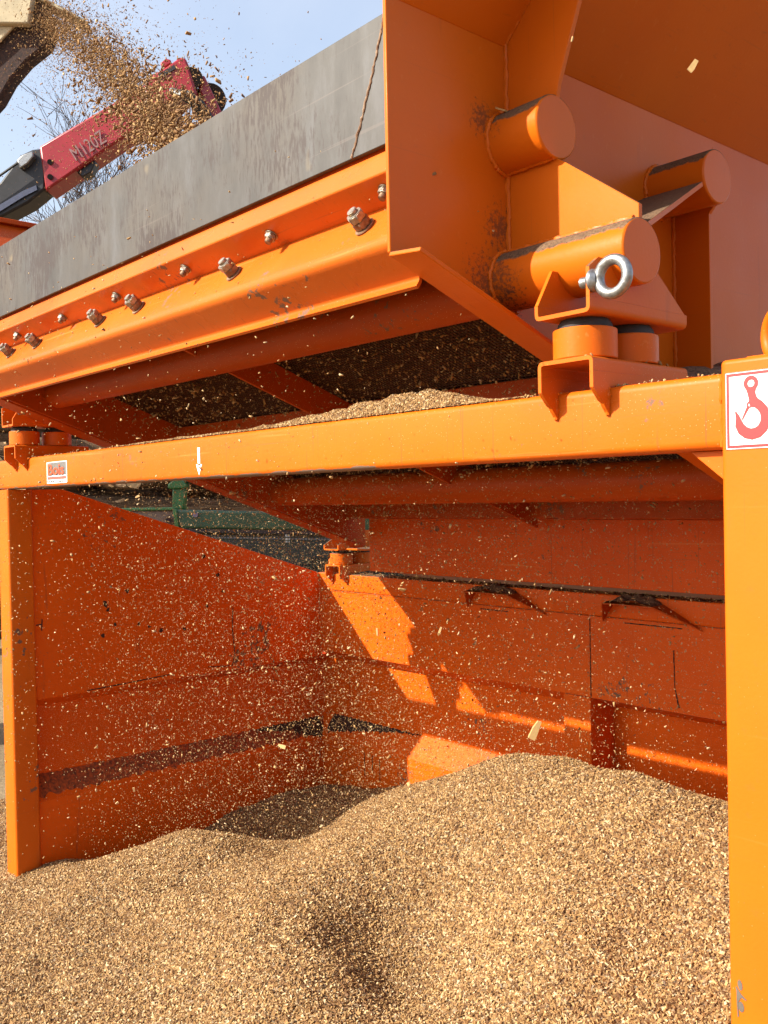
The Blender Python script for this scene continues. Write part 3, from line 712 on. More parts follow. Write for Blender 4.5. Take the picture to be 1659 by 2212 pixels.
bed.f = [(i * (ny + 1) + j, (i + 1) * (ny + 1) + j, (i + 1) * (ny + 1) + j + 1, i * (ny + 1) + j + 1) for i in range(nx) for j in range(ny)]
tag(obj('chip_bed', bed, 'bed', None, smooth=0), 'dark layer of unsieved wood chips lying on the wire mesh of the screen', 'wood chips', None, 'stuff')
# rear panel of the screen; added plate blocking daylight in the gap below it
rp = obj('rear_panel', MB().box(-2.872, XR - TP - 0.001, 2.425, 2.432, -0.290, -0.020), 'rear', vs_, 0.002)
obj('gap_blocker', slab((-2.872, 2.4325, -0.262), (-1.36, 2.4325, -0.262), (-1.36, 3.0, -0.42), (-2.872, 3.0, -0.42), -0.006), 'under', vs_)
obj('panel_stiffener', MB().box(-2.80, XR - TP - 0.03, 2.4155, 2.4245, -0.075, -0.060), 'rear', rp, 0.001)

# ------------------------------------------------------------------ stickers
yb_ = YF - 0.0006
st = obj('sticker', MB().box(-2.917, -2.762, YF - 0.0005, YF - 0.0001, 0.0655, 0.132), 'white', fr, smooth=0, label='small grey and white sticker with raised orange Bois lettering')
obj('sticker_field', MB().box(-2.912, -2.767, YF - 0.0008, YF - 0.00055, 0.090, 0.1295), 'grey_print', st, smooth=0)
obj('stripe', MB().box(-2.911, -2.768, YF - 0.0012, YF - 0.0006, 0.0775, 0.0845), 'pink_print', st, smooth=0)
obj('stripe', MB().box(-2.911, -2.768, YF - 0.0011, YF - 0.0006, 0.0847, 0.0862), 'black_print', st, smooth=0)
def put_text(body, size, mat, loc, sx, parent, bold=0.0, y=None):
    me = text_mesh(body, size, mat, 0.0002, bold)
    o = bpy.data.objects.new('lettering', me); COL.objects.link(o); o.parent = parent
    w = Vector((loc[0], loc[1], loc[2] + ZO)); o.location = w - ORIG[parent.name]; ORIG[o.name] = w
    o.rotation_euler = (math.pi / 2, 0, 0); o.scale = (sx, 1, 1); return o
put_text('Bois', 0.046, 'black_print', (-2.907, YF - 0.0010, 0.0905), 1.62, st, 0.0014)
put_text('Bois', 0.046, 'orange_print', (-2.909, YF - 0.0016, 0.0922), 1.62, st, 0.0008)
put_text('04 94 78 08 77 LA FARLEDE', 0.0085, 'black_print', (-2.914, YF - 0.0009, 0.0682), 1.28, st, 0.0001)
arrow = [(-0.0055, 0.066), (0.0055, 0.066), (0.0055, 0.026), (0.0135, 0.026), (0, 0), (-0.0135, 0.026), (-0.0055, 0.026)]
obj('arrow_sticker', MB().prism([(-1.985 + x * 1.0, 0.063 + z) for x, z in arrow], 'Y', YF - 0.0006, YF - 0.0001), 'white', fr, smooth=0, label='white arrow sticker pointing down on the beam')
YS = 1.138
hs = obj('hook_sticker', MB().box(-0.629, -0.530, YS - 0.0005, YS - 0.0001, 0.053, 0.152), 'white', fr, smooth=0, label='white square sticker with a red crane hook in a red frame')
def frame_strip(x0, x1, z0, z1, w, y0, y1):
    b = MB()
    b.box(x0, x1, y0, y1, z1 - w, z1); b.box(x0, x1, y0, y1, z0, z0 + w); b.box(x0, x0 + w, y0, y1, z0 + w, z1 - w); b.box(x1 - w, x1, y0, y1, z0 + w, z1 - w); return b
obj('red_border', frame_strip(-0.6272, -0.5318, 0.0548, 0.1502, 0.0036, YS - 0.0009, YS - 0.0006), 'red_print', hs, smooth=0)
obj('thin_line', frame_strip(-0.6289, -0.5301, 0.0531, 0.1519, 0.0005, YS - 0.0009, YS - 0.0006), 'red_print', hs, smooth=0)
# hook: built in sticker units (0..1 wide, 0..1 high), x0 at left
def hk(u, v): return (-0.629 + 0.099 * u, 0.053 + 0.099 * v)
hb = MB(); hy = [YS - 0.0010]
def ring2(cu, cv, ro, ri, n=36):
    vs = []; hy[0] -= 0.00008
    for k in range(n):
        a = 2 * math.pi * k / n
        for r in (ro, ri): vs.append((hk(cu + r * math.cos(a), 0)[0], hy[0], hk(0, cv + r * math.sin(a))[1]))
    hb.add(vs, [(2 * k, 2 * ((k + 1) % n), 2 * ((k + 1) % n) + 1, 2 * k + 1) for k in range(n)])
def strip2(outer, inner):
    n = len(outer); vs = []; hy[0] -= 0.00008
    for a, b in zip(outer, inner):
        for p in (a, b): q = hk(*p); vs.append((q[0], hy[0], q[1]))
    hb.add(vs, [(2 * k, 2 * k + 2, 2 * k + 3, 2 * k + 1) for k in range(n - 1)])
ring2(0.355, 0.835, 0.098, 0.046)
strip2([(0.285, 0.77), (0.31, 0.70), (0.325, 0.63), (0.325, 0.585)], [(0.425, 0.77), (0.41, 0.72), (0.43, 0.66), (0.47, 0.60)])
ring2(0.335, 0.565, 0.040, 0.022, 24)
# hook body as a crescent strip
outer = [(0.325, 0.59), (0.42, 0.655), (0.50, 0.60), (0.57, 0.52), (0.605, 0.42), (0.605, 0.32), (0.56, 0.22), (0.47, 0.14), (0.36, 0.115), (0.26, 0.14), (0.18, 0.20), (0.135, 0.30), (0.145, 0.40), (0.135, 0.485)]
inner = [(0.345, 0.535), (0.40, 0.525), (0.44, 0.49), (0.47, 0.45), (0.482, 0.40), (0.475, 0.34), (0.445, 0.29), (0.40, 0.265), (0.35, 0.26), (0.30, 0.28), (0.255, 0.32), (0.225, 0.37), (0.19, 0.44), (0.145, 0.50)]
strip2(outer, inner)
strip2([(0.30, 0.545), (0.225, 0.385)], [(0.335, 0.535), (0.235, 0.375)])
obj('hook_print', hb, 'red_print', hs, smooth=0)
# paint loss on the right post near the foot of the picture
def blob(pts, name='paint_chip'):
    obj(name, MB().prism([(x, z) for x, z in pts], 'Y', YS - 0.0006, YS - 0.0001), plain('bare_steel_%d' % random.randint(0, 9999), (0.11, 0.085, 0.068), 0.8), fr, smooth=0)
def oval(cx, cz, rx, rz, a=0.0, n=14): return [(cx + rx * math.cos(t) * math.cos(a) - rz * math.sin(t) * math.sin(a), cz + rx * math.cos(t) * math.sin(a) + rz * math.sin(t) * math.cos(a)) for t in np.linspace(0, 2 * math.pi, n, endpoint=False)]
blob(oval(-0.6205, -0.641, 0.0032, 0.0068, 0.15)); blob(oval(-0.6195, -0.669, 0.0042, 0.0068, 0.1))
blob([(-0.6265, -0.645), (-0.625, -0.645), (-0.6195, -0.652), (-0.612, -0.657), (-0.6125, -0.6585), (-0.619, -0.657), (-0.6215, -0.661), (-0.6235, -0.665), (-0.6225, -0.683), (-0.6245, -0.684), (-0.6255, -0.662), (-0.6255, -0.652)])

# ------------------------------------------------------------------ heap of chips
def heap_base_z(x, y):
    ax, bx, yy = -1.88, -1.02, 2.08
    t = min(max((x - ax) / (bx - ax), 0), 1); dx = x - (ax + (bx - ax) * t); dy = y - yy
    d = math.sqrt(dx * dx + dy * dy + 0.012) - 0.08
    return -0.765 - 0.735 * (1 - math.exp(-d / 1.28))
HC = np.array([(-3.27, 1.23, -1.262), (-3.27, 1.50, -1.305), (-3.27, 1.79, -1.315), (-3.27, 2.09, -1.262), (-3.25, 2.45, -1.245), (-2.96, 2.46, -1.19), (-2.76, 2.46, -1.135),
               (-2.93, 1.95, -1.300), (-2.72, 2.10, -1.215), (-2.86, 1.62, -1.120), (-2.70, 1.45, -1.105), (-3.00, 1.42, -1.190), (-2.50, 1.78, -1.135),
               (-2.32, 2.16, -0.965), (-1.72, 2.08, -0.757), (-1.36, 2.05, -0.735), (-1.13, 2.04, -0.755), (-1.74, 1.57, -1.095), (-1.52, 1.44, -1.105), (-1.92, 1.34, -1.005), (-1.68, 1.20, -1.025), (-1.45, 1.08, -1.09),
               (-2.25, 1.50, -1.070), (-2.2, 1.0, -1.19), (-1.35, 1.55, -0.945), (-3.4, 0.9, -1.36), (-1.2, 0.8, -1.22), (-2.05, 1.90, -0.925)])
def phi(dx, dy): return math.exp(-(dx * dx + dy * dy) / (2 * 0.17 ** 2))
A_ = np.array([[phi(p[0] - q[0], p[1] - q[1]) for q in HC] for p in HC]) + 0.06 * np.eye(len(HC))
HW = np.linalg.solve(A_, np.array([p[2] - heap_base_z(p[0], p[1]) for p in HC]))
def heap_z(x, y):
    z = heap_base_z(x, y) + sum(w * phi(x - p[0], y - p[1]) for w, p in zip(HW, HC))
    z += 0.020 * mnoise.fractal((x * 2.6, y * 2.6, 4.0), 1.0, 2.0, 3) + 0.009 * mnoise.noise((x * 9, y * 9, 2)) + 0.004 * mnoise.noise((x * 25, y * 25, 6))
    return max(z, -1.497)
hp = MB(); st_ = 0.03
gx = np.arange(-4.6, 0.61, st_); gy = np.arange(-0.9, 2.4721, st_)
for x in gx:
    for y in gy: hp.v.append((x, y, heap_z(x, y)))
ny = len(gy)
hp.f = [(i * ny + j, (i + 1) * ny + j, (i + 1) * ny + j + 1, i * ny + j + 1) for i in range(len(gx) - 1) for j in range(ny - 1)]
heap_me = make_mesh('chip_heap', hp, 'bed', 0, False)
heap_me.shade_smooth()
dens = heap_me.attributes.new('dens', 'FLOAT', 'POINT')
def density(x, y, z):
    p = np.array([x, y, z]); dep = p @ fwd
    if dep < 0.3: return 6000.0
    px = W_ / 2 + F_ * (p @ RV) / dep; py = H_ / 2 - F_ * (p @ UV) / dep
    inside = -150 < px < W_ + 150 and 1500 < py < H_ + 200
    return 50000.0 if inside else 9000.0
dens.data.foreach_set('value', [density(*v) for v in hp.v])
heap_o = obj('chip_heap', heap_me, None)
tag(heap_o, 'big tan heap of small sieved wood chips filling the foreground under the screen', 'chip heap', None, 'stuff')

def scatter_chips(o, name, size, smin, smax, density_attr=None, density_val=0, tilt=0.7, mat='chip_i', seed=1):
    t = bpy.data.node_groups.new(name, 'GeometryNodeTree')
    t.interface.new_socket('Geometry', in_out='INPUT', socket_type='NodeSocketGeometry')
    t.interface.new_socket('Geometry', in_out='OUTPUT', socket_type='NodeSocketGeometry')
    n, l = t.nodes, t.links
    gi = n.new('NodeGroupInput'); go = n.new('NodeGroupOutput')
    dp = n.new('GeometryNodeDistributePointsOnFaces'); dp.distribute_method = 'RANDOM'; dp.inputs['Seed'].default_value = seed
    l.new(gi.outputs[0], dp.inputs['Mesh'])
    if density_attr:
        na = n.new('GeometryNodeInputNamedAttribute'); na.data_type = 'FLOAT'; na.inputs['Name'].default_value = density_attr
        l.new(na.outputs[0], dp.inputs['Density'])
    else: dp.inputs['Density'].default_value = density_val
    cube = n.new('GeometryNodeMeshCube'); cube.inputs['Size'].default_value = size
    sm = n.new('GeometryNodeSetMaterial'); sm.inputs['Material'].default_value = MAT[mat]; l.new(cube.outputs[0], sm.inputs[0])
    rv = n.new('FunctionNodeRandomValue'); rv.data_type = 'FLOAT_VECTOR'
    rv.inputs['Min'].default_value = (-tilt, -tilt, -3.1416); rv.inputs['Max'].default_value = (tilt, tilt, 3.1416); rv.inputs['Seed'].default_value = seed + 1
    e2r = n.new('FunctionNodeEulerToRotation'); l.new(rv.outputs[0], e2r.inputs[0])
    rr = n.new('FunctionNodeRotateRotation'); rr.rotation_space = 'LOCAL'
    l.new(dp.outputs['Rotation'], rr.inputs[0]); l.new(e2r.outputs[0], rr.inputs[1])
    sv = n.new('FunctionNodeRandomValue'); sv.data_type = 'FLOAT_VECTOR'
    sv.inputs['Min'].default_value = smin; sv.inputs['Max'].default_value = smax; sv.inputs['Seed'].default_value = seed + 2
    ip_ = n.new('GeometryNodeInstanceOnPoints')
    l.new(dp.outputs['Points'], ip_.inputs['Points']); l.new(sm.outputs[0], ip_.inputs['Instance'])
    l.new(rr.outputs[0], ip_.inputs['Rotation']); l.new(sv.outputs[0], ip_.inputs['Scale'])
    jn = n.new('GeometryNodeJoinGeometry'); l.new(gi.outputs[0], jn.inputs[0]); l.new(ip_.outputs[0], jn.inputs[0])
    l.new(jn.outputs[0], go.inputs[0])
    md = o.modifiers.new('chips', 'NODES'); md.node_group = t
scatter_chips(heap_o, 'heap_flakes', (0.011, 0.0075, 0.0022), (0.4, 0.4, 0.5), (1.2, 1.2, 1.3), None, 260, 0.6, seed=91)
scatter_chips(heap_o, 'heap_splinters', (0.018, 0.0036, 0.0022), (0.4, 0.4, 0.5), (1.3, 1.4, 1.6), None, 900, 0.6, seed=77)
scatter_chips(heap_o, 'heap_chips', (0.0098, 0.0033, 0.0016), (0.22, 0.38, 0.5), (1.7, 1.7, 1.8), 'dens', tilt=0.95)

# small mound of dust on the beam
mo = MB(); nx, ny = 90, 12
for i in range(nx + 1):
    for j in range(ny + 1):
        u, v = i / nx, j / ny; x = -2.45 + 1.48 * u; y = YF + 0.004 + 0.044 * v
        prof = 0.029 * math.exp(-((x + 1.235) / 0.115) ** 2) + 0.018 * math.exp(-((x + 1.40) / 0.09) ** 2) + 0.012 * math.exp(-((x + 1.56) / 0.12) ** 2) + 0.0045 * (1 + 0.8 * mnoise.noise((x * 14, 0, 0)))
        edge_ = math.sin(math.pi * v) ** 0.7 * min(1, 8 * u, 8 * (1 - u))
        mo.v.append((x, y, BT + 0.0006 + prof * edge_ * (1 + 0.25 * mnoise.noise((x * 30, y * 30, 0)))))
mo.f = [(i * (ny + 1) + j, (i + 1) * (ny + 1) + j, (i + 1) * (ny + 1) + j + 1, i * (ny + 1) + j + 1) for i in range(nx) for j in range(ny)]
mound = obj('dust_mound', mo, 'bed', None, smooth=0)
tag(mound, 'low mound of fine brown sawdust lying on top of the front beam', 'sawdust', None, 'stuff')
scatter_chips(mound, 'mound_chips', (0.0045, 0.0020, 0.0012), (0.4, 0.5, 0.5), (1.5, 1.5, 1.5), None, 160000, 0.8, seed=21)
scatter_chips([o for o in bpy.data.objects if o.name.startswith('chip_bed')][0], 'bed_chips', (0.02, 0.007, 0.003), (0.4, 0.4, 0.5), (1.6, 1.6, 1.5), None, 9000, 0.9, seed=31)

# ------------------------------------------------------------------ chips in the air
def chips_mesh(name, pos, length, width, thick, mat='chip_a', tone=None):
    n = len(pos); base = np.array([(x, y, z) for x in (-.5, .5) for y in (-.5, .5) for z in (-.5, .5)])
    loc = base[None] * np.stack([length, width, thick], 1)[:, None, :]
    loc[:, 4:, 1] *= rng.uniform(0.35, 1.0, (n, 1))                   # one end narrower
    q = rng.normal(size=(n, 4)); q /= np.linalg.norm(q, axis=1)[:, None]; w, x, y, z = q.T
    Rm = np.stack([np.stack([1 - 2 * (y * y + z * z), 2 * (x * y - z * w), 2 * (x * z + y * w)], 1),
                   np.stack([2 * (x * y + z * w), 1 - 2 * (x * x + z * z), 2 * (y * z - x * w)], 1),
                   np.stack([2 * (x * z - y * w), 2 * (y * z + x * w), 1 - 2 * (x * x + y * y)], 1)], 1)
    v = np.einsum('nij,nkj->nki', Rm, loc) + pos[:, None, :]
    qf = np.array([(0, 1, 3, 2), (4, 6, 7, 5), (0, 4, 5, 1), (2, 3, 7, 6), (0, 2, 6, 4), (1, 5, 7, 3)])
    f = (qf[None] + (np.arange(n) * 8)[:, None, None]).reshape(-1)
    me = bpy.data.meshes.new(name); me.vertices.add(n * 8); me.vertices.foreach_set('co', v.reshape(-1))
    me.loops.add(len(f)); me.loops.foreach_set('vertex_index', f)
    me.polygons.add(n * 6); me.polygons.foreach_set('loop_start', np.arange(0, len(f), 4))
    me.update(calc_edges=True)
    a = me.attributes.new('tone', 'FLOAT', 'FACE')
    tn = rng.uniform(0.12, 1, n) if tone is None else tone
    a.data.foreach_set('value', np.repeat(tn, 6).astype(np.float32))
    me.materials.append(MAT[mat]); return me

def fall_points(n, spread=1.0):
    out = []
    while len(out) < n:
        x = rng.uniform(-3.24, -1.08); y = rng.uniform(1.28, 2.40)
        if rng.random() > 0.38 + 0.62 * math.exp(-((x + 2.75) / 0.75) ** 2): continue
        lo, hi = heap_z(x, y) + 0.01, zm(y) - 0.05
        if y < 1.3: hi = 0.2
        z = lo + (hi - lo) * rng.beta(1.0, 0.85); out.append((x, y, z))
    return np.array(out)
nf = 40000
pos = fall_points(nf)
ext = []                                               # strays in front of the beam and the screen
while len(ext) < 3600:
    x, y, z = rng.uniform(-3.1, -0.9), rng.uniform(0.55, 1.12), rng.uniform(-0.75, 0.45)
    if y > 0.9 and z > 0.28: continue
    if rng.random() < 0.25 + 0.75 * (-x - 0.9) / 2.2: ext.append((x, y, z))
pos = np.vstack([pos, np.array(ext)])
under = np.stack([rng.uniform(X0, X1, 7000), rng.uniform(1.06, 2.36, 7000), np.zeros(7000)], 1)      # chips dropping through and hanging in the mesh
under[:, 2] = np.array([zm(y) for y in under[:, 1]]) - 0.004 - 0.07 * rng.random(7000) ** 3
pos = np.vstack([under, pos])
tiny = fall_points(42000)
n1 = len(pos); pos = np.vstack([pos, tiny])
n_ = len(pos); ln = 0.0021 * np.exp(rng.normal(0, 0.5, n_)) + 0.0008
ln[n1:] *= 0.45; ln[:7000] *= 1.9
me = chips_mesh('falling_sawdust', pos, ln, ln * rng.uniform(0.25, 0.8, n_), ln * 0.25, tone=np.clip(rng.normal(0.78, 0.17, n_), 0, 0.96))
tag(obj('falling_sawdust', me, None), 'haze of tiny pale wood particles falling below the screen', 'sawdust', None, 'stuff')

lay = []
for (xa, xb, ya, yb, z, cnt) in ((-3.27, -0.72, 2.486, 2.556, -0.3165, 900), (-3.33, -0.66, YF + 0.006, YF + 0.054, BT + 0.0014, 700), (-0.91, -0.82, 1.112, 1.35, 0.1995, 60), (-3.17, -3.08, 1.112, 1.35, 0.1975, 60)):
    lay.append(np.stack([rng.uniform(xa, xb, cnt), rng.uniform(ya, yb, cnt), np.full(cnt, z)], 1))
lay = np.vstack(lay); n_ = len(lay); ln = 0.0045 * np.exp(rng.normal(0, 0.45, n_))
tag(obj('settled_chips', chips_mesh('settled_chips', lay, ln, ln * 0.5, ln * 0.3), None), 'loose wood chips settled along the rails and brackets of the bin', 'wood chips', None, 'stuff')
# the largest falling chips one by one
variants = []
for k in range(6):
    b = MB(); L_, w_, t_ = 1.0, random.uniform(0.28, 0.5), random.uniform(0.10, 0.2)
    pts = [(-.5, -w_ / 2), (-.2, -w_ / 2 * random.uniform(.9, 1.2)), (.5, -w_ / 2 * random.uniform(.4, 1)), (.5 * random.uniform(.85, 1), w_ / 2 * random.uniform(.4, 1)), (.05, w_ / 2 * random.uniform(.9, 1.2)), (-.5 * random.uniform(.85, 1), w_ / 2)]
    b.prism(pts, 'Z', -t_ / 2, t_ / 2)
    variants.append(make_mesh('wood_chip', b, 'chip_i', 0))
MAT['chip_big'] = chip_mat('chip_big')
cr = [nn for nn in MAT['chip_big'].node_tree.nodes if nn.type == 'VALTORGB'][0].color_ramp
for e_ in cr.elements:
    c = e_.color; e_.color = (0.25 + c[0] * 0.72, 0.17 + c[1] * 0.72, 0.07 + c[2] * 0.75, 1)
for v in variants: v.materials[0] = MAT['chip_big']
bp = list(map(tuple, fall_points(255)))
while len(bp) < 292:
    x, y, z = rng.uniform(-2.9, -0.9), rng.uniform(0.6, 1.1), rng.uniform(-0.75, 0.4)
    if not (y > 0.9 and z > 0.28): bp.append((x, y, z))
big = [ray(1157, 1577) * 0.95, ray(1497, 142) * 0.62, ray(950, 1363) * 1.3, ray(815, 1365) * 1.4, ray(609, 1612) * 1.5, ray(868, 1273) * 1.5, ray(1236, 85) * 0.8]
bl = [0.020, 0.009, 0.013, 0.011, 0.013, 0.012, 0.005]
for k, p in enumerate(bp + [tuple(b) for b in big]):
    s = bl[k - len(bp)] if k >= len(bp) else float(np.clip(0.0056 * math.exp(rng.normal(0, 0.35)), 0.004, 0.016))
    q = rng.normal(size=4); q /= np.linalg.norm(q)
    o = inst('wood_chip', variants[k % 6], p, q, None, (s, s, s))
    if k == len(bp): o.rotation_quaternion = (Matrix((RV, UV, -fwd)).transposed() @ Matrix.Rotation(1.12, 3, 'Z')).to_quaternion()
    if k == len(bp) + 1: o.rotation_quaternion = (Matrix((RV, UV, -fwd)).transposed() @ Matrix.Rotation(0.95, 3, 'Z')).to_quaternion()
    tag(o, 'pale wood chip falling through the air', 'wood chip', 'larger wood chips falling through the air')

o = inst('wood_chip', variants[2], (-1.028, 1.168, 0.6262), Matrix.Rotation(0.5, 3, 'Y').to_quaternion(), None, (0.022, 0.022, 0.022))
tag(o, 'pale wood chip lying on top of the upper orange tube stub', 'wood chip')
# ------------------------------------------------------------------ background things
def P3(px, py, D): return ray(px, py) * D
def flatpoly(pts, D, depth):          # outline at distance D pushed away from the viewer by depth metres
    return MB().hull_prism([P3(x, y, D) for x, y in pts], hv * depth)

# loader crane
DC = 9.0
foot = P3(-420, 700, DC)
cr_ = empty('loader_crane', (foot[0], foot[1], -1.5))
tag(cr_, 'red loader crane with folding arm lettered M120Z against the sky', 'crane')
boom = obj('outer_boom', flatpoly([(84, 316), (318, 178), (345, 243), (273, 292), (98, 412)], DC, 0.30), 'crane', cr_, 0.02)
obj('boom_head', flatpoly([(310, 183), (330, 160), (352, 148), (388, 123), (400, 124), (406, 138), (424, 200), (420, 207), (408, 206), (396, 190), (340, 246), (318, 262)], DC - 0.06, 0.42), 'crane', cr_, 0.02)
obj('head_slot', flatpoly([(342, 160), (376, 140), (380, 148), (350, 165), (342, 168)], DC - 0.075, 0.03), 'dark', cr_)
obj('head_pin', flatpoly([(345, 136), (358, 126), (368, 128), (370, 136), (352, 147)], DC, 0.25), 'crane', cr_, 0.01)
inner = obj('inner_boom', flatpoly([(-440, 680), (-430, 600), (0, 393), (44, 334), (70, 322), (98, 319), (97, 408), (60, 438), (0, 470)], DC + 0.02, 0.26), 'dark', cr_, 0.02)
obj('boom_band', flatpoly([(-60, 478), (50, 412), (78, 400), (80, 410), (52, 424), (-58, 492)], DC, 0.03), plain('dark_blue', (0.035, 0.045, 0.10), 0.5), inner)
obj('boom_cap', flatpoly([(36, 345), (48, 334), (70, 326), (72, 336), (60, 352), (42, 364)], DC - 0.05, 0.1), 'zinc', inner, 0.01)
link = obj('tip_link', flatpoly([(421, 172), (440, 160), (478, 240), (560, 420), (520, 430), (452, 250)], DC + 0.05, 0.22), 'crane', cr_, 0.02)
obj('pulley', MB().tube(P3(416, 168, DC - 0.02), P3(416, 168, DC + 0.3), 0.095, n=28), 'dark', cr_)
obj('pulley', MB().tube(P3(455, 215, DC + 0.30), P3(455, 215, DC + 0.42), 0.15, n=28), 'dark', cr_)
hs_ = MB()
for dx in (0, 9, 18):
    hs_.path([P3(372 + dx * .4, 196 + dx * .2, DC - 0.05), P3(392 + dx, 204, DC - 0.12), P3(418 + dx, 226, DC - 0.05), P3(440 + dx, 262, DC + 0.05), P3(455 + dx, 330, DC + 0.2)], 0.035, 10)
obj('hose', hs_, 'hose', cr_)
obj('hose', MB().path([P3(-120, 460, DC - .05), P3(0, 379, DC - .05), P3(38, 352, DC - .05)], 0.012, 8), 'hose', cr_)
obj('under_bracket', flatpoly([(166, 366), (202, 342), (206, 350), (196, 372), (178, 382), (168, 374)], DC + 0.05, 0.14), 'dark', cr_, 0.01)
for a_ in ((108, 350), (108, 382)):
    obj('boom_bolt', MB().tube(P3(*a_, DC - 0.02), P3(*a_, DC + 0.02), 0.026, n=16), 'dark', boom)
lt = text_mesh('M120Z', 0.20, 'white', 0.004)
lt.materials[0] = plain('faded_letters', (0.24, 0.12, 0.125), 0.6)
lo_ = bpy.data.objects.new('lettering', lt); COL.objects.link(lo_); lo_.parent = boom
wp = Vector(P3(163, 349, DC - 0.012)) + Vector((0, 0, ZO)); lo_.location = wp - ORIG[boom.name]
lo_.rotation_euler = (Matrix((r0, upv, -hv)).transposed() @ Matrix.Rotation(R_(31), 3, 'Z')).to_euler()
lo_.scale = (0.62, 0.95, 1)
col_ = P3(-420, 640, DC + 0.1)
obj('mast', MB().box(col_[0] - 0.2, col_[0] + 0.2, col_[1] - 0.2, col_[1] + 0.2, -1.5, col_[2] + 0.15), 'crane', cr_, 0.03)

# discharge spout (its boom leaves the picture to the left)
DS = 5.2
sf = P3(-700, 300, DS + .4)
sp_ = empty('discharge_spout', (sf[0], sf[1], -1.5))
tag(sp_, 'dusty cream and dark brown spout throwing chips at the top left corner', 'spout')
obj('spout_shell', flatpoly([(-760, 520), (-700, 420), (-200, 330), (-40, 262), (0, 218), (25, 173), (59, 133), (104, 97), (118, 60), (96, -4), (40, -90), (-760, -90)], DS, 0.10), 'brown', sp_, 0.02)
obj('spout_lid', flatpoly([(60, -22), (84, -12), (184, 42), (182, 47), (92, 2), (58, -14)], DS - 0.02, 0.14), 'cream', sp_, 0.004)
obj('cream_cover', flatpoly([(-400, -60), (70, -60), (69, 0), (61, 51), (30, 50), (-400, 46)], DS - 0.06, 0.05), 'cream', sp_, 0.008)
obj('cream_cover', flatpoly([(-400, 57), (30, 56), (0, 88), (-60, 140), (-400, 240)], DS - 0.03, 0.02), 'cream', sp_, 0.006)
obj('spout_mast', MB().box(sf[0] - 0.25, sf[0] + 0.25, sf[1] - 0.25, sf[1] + 0.25, -1.5, sf[2] + 0.3), 'brown', sp_, 0.02)

# stream of chips out of the spout
ns_ = 34000
ctrl = [((95, 40), 5.25, 30, 0.10), ((150, 66), 5.0, 36, 0.13), ((212, 122), 4.55, 46, 0.16), ((272, 186), 4.1, 52, 0.18), ((330, 246), 3.65, 58, 0.20), ((392, 304), 3.25, 62, 0.2), ((440, 372), 2.9, 64, 0.2)]
cp = np.array([P3(c[0][0], c[0][1], c[1]) for c in ctrl]); cw = np.array([c[2] / F_ * c[1] for c in ctrl])
t = rng.beta(1.0, 1.25, ns_) * (len(ctrl) - 1.001); i_ = t.astype(int); fr_ = t - i_
cen = cp[i_] * (1 - fr_)[:, None] + cp[i_ + 1] * fr_[:, None]; wd = cw[i_] * (1 - fr_) + cw[i_ + 1] * fr_
off = rng.normal(size=(ns_, 3)) * (0.55 + 0.45 * rng.random((ns_, 1)) ** 3 * 2)
# clumpy: pull part of the chips towards random centres
pos = cen + off * wd[:, None]
keep = np.array([mnoise.noise(Vector(p) * 7.0) + 0.25 * mnoise.noise(Vector(p) * 19) > -0.22 - 0.4 * (1 - tt_ / 6) for p, tt_ in zip(pos, t)])
pos = pos[keep]; tt_ = t[keep]
ln = np.clip((0.0036 + 0.0044 * tt_ / 6) * np.exp(rng.normal(0, 0.6, len(pos))), 0.0015, 0.021)
NH = 9000
halo = rng.integers(0, len(cp) - 1, NH)
hp_ = cp[halo] + rng.normal(size=(NH, 3)) * cw[halo][:, None] * np.array([2.4, 2.4, 2.2])
hp_[:, 2] -= 0.12
pos = np.vstack([pos, hp_]); ln = np.concatenate([ln, 0.0036 * np.exp(rng.normal(0, 0.5, NH))])
n_ = len(pos)
me = chips_mesh('chip_stream', pos, ln, ln * rng.uniform(0.2, 0.7, n_), ln * 0.2, tone=np.clip(rng.normal(0.40, 0.22, n_), 0.05, 0.95))
tag(obj('chip_stream', me, None), 'dense brown stream of coarse chips pouring from the spout into the screen', 'wood chips', None, 'stuff')

# green machine behind the bin
DG = 6.6
gb = P3(500, 1200, DG)
gm = empty('green_machine', (gb[0], gb[1], -1.5))
tag(gm, 'green steel machine with wire mesh guard seen behind the bin', 'machine')
obj('top_beam', flatpoly([(378, 1101), (860, 1112), (860, 1150), (384, 1141)], DG, 0.16), 'green', gm, 0.015)
obj('beam_lip', flatpoly([(384, 1141.5), (860, 1150.5), (860, 1158), (384, 1149)], DG + 0.01, 0.05), 'dark', gm)
obj('side_box', flatpoly([(240, 1104), (376, 1102), (380, 1132), (240, 1130)], DG + 0.03, 0.5), 'box_brown', gm, 0.01)
obj('green_rim', flatpoly([(236, 1099), (376, 1097), (376, 1102), (236, 1104)], DG + 0.01, 0.5), 'lgreen', gm, 0.004)
obj('end_frame', flatpoly([(372, 1100), (381, 1100), (386, 1142), (378, 1142)], DG - 0.02, 0.06), 'lgreen', gm, 0.006)
pst = obj('upright', flatpoly([(372, 1050), (398, 1050), (398, 1101), (372, 1101)], DG + 0.25, 0.1), 'lgreen', gm, 0.01)
obj('upright_cap', flatpoly([(362, 1046), (376, 1036), (392, 1036), (402, 1050), (398, 1056), (362, 1056)], DG + 0.22, 0.16), 'lgreen', pst, 0.01)
obj('upper_rail', flatpoly([(392, 1030), (760, 1040), (760, 1052), (392, 1043)], DG + 0.3, 0.08), 'green', gm, 0.01)
obj('bolt_head', MB().tube(P3(422, 1112, DG - 0.02), P3(422, 1112, DG + 0.02), 0.018, n=12), 'bluebolt', gm)
obj('bolt_head', MB().tube(P3(364, 1123, DG), P3(364, 1123, DG + 0.05), 0.02, n=12), 'dark', gm)
gw = MB(); cpx = 7.0
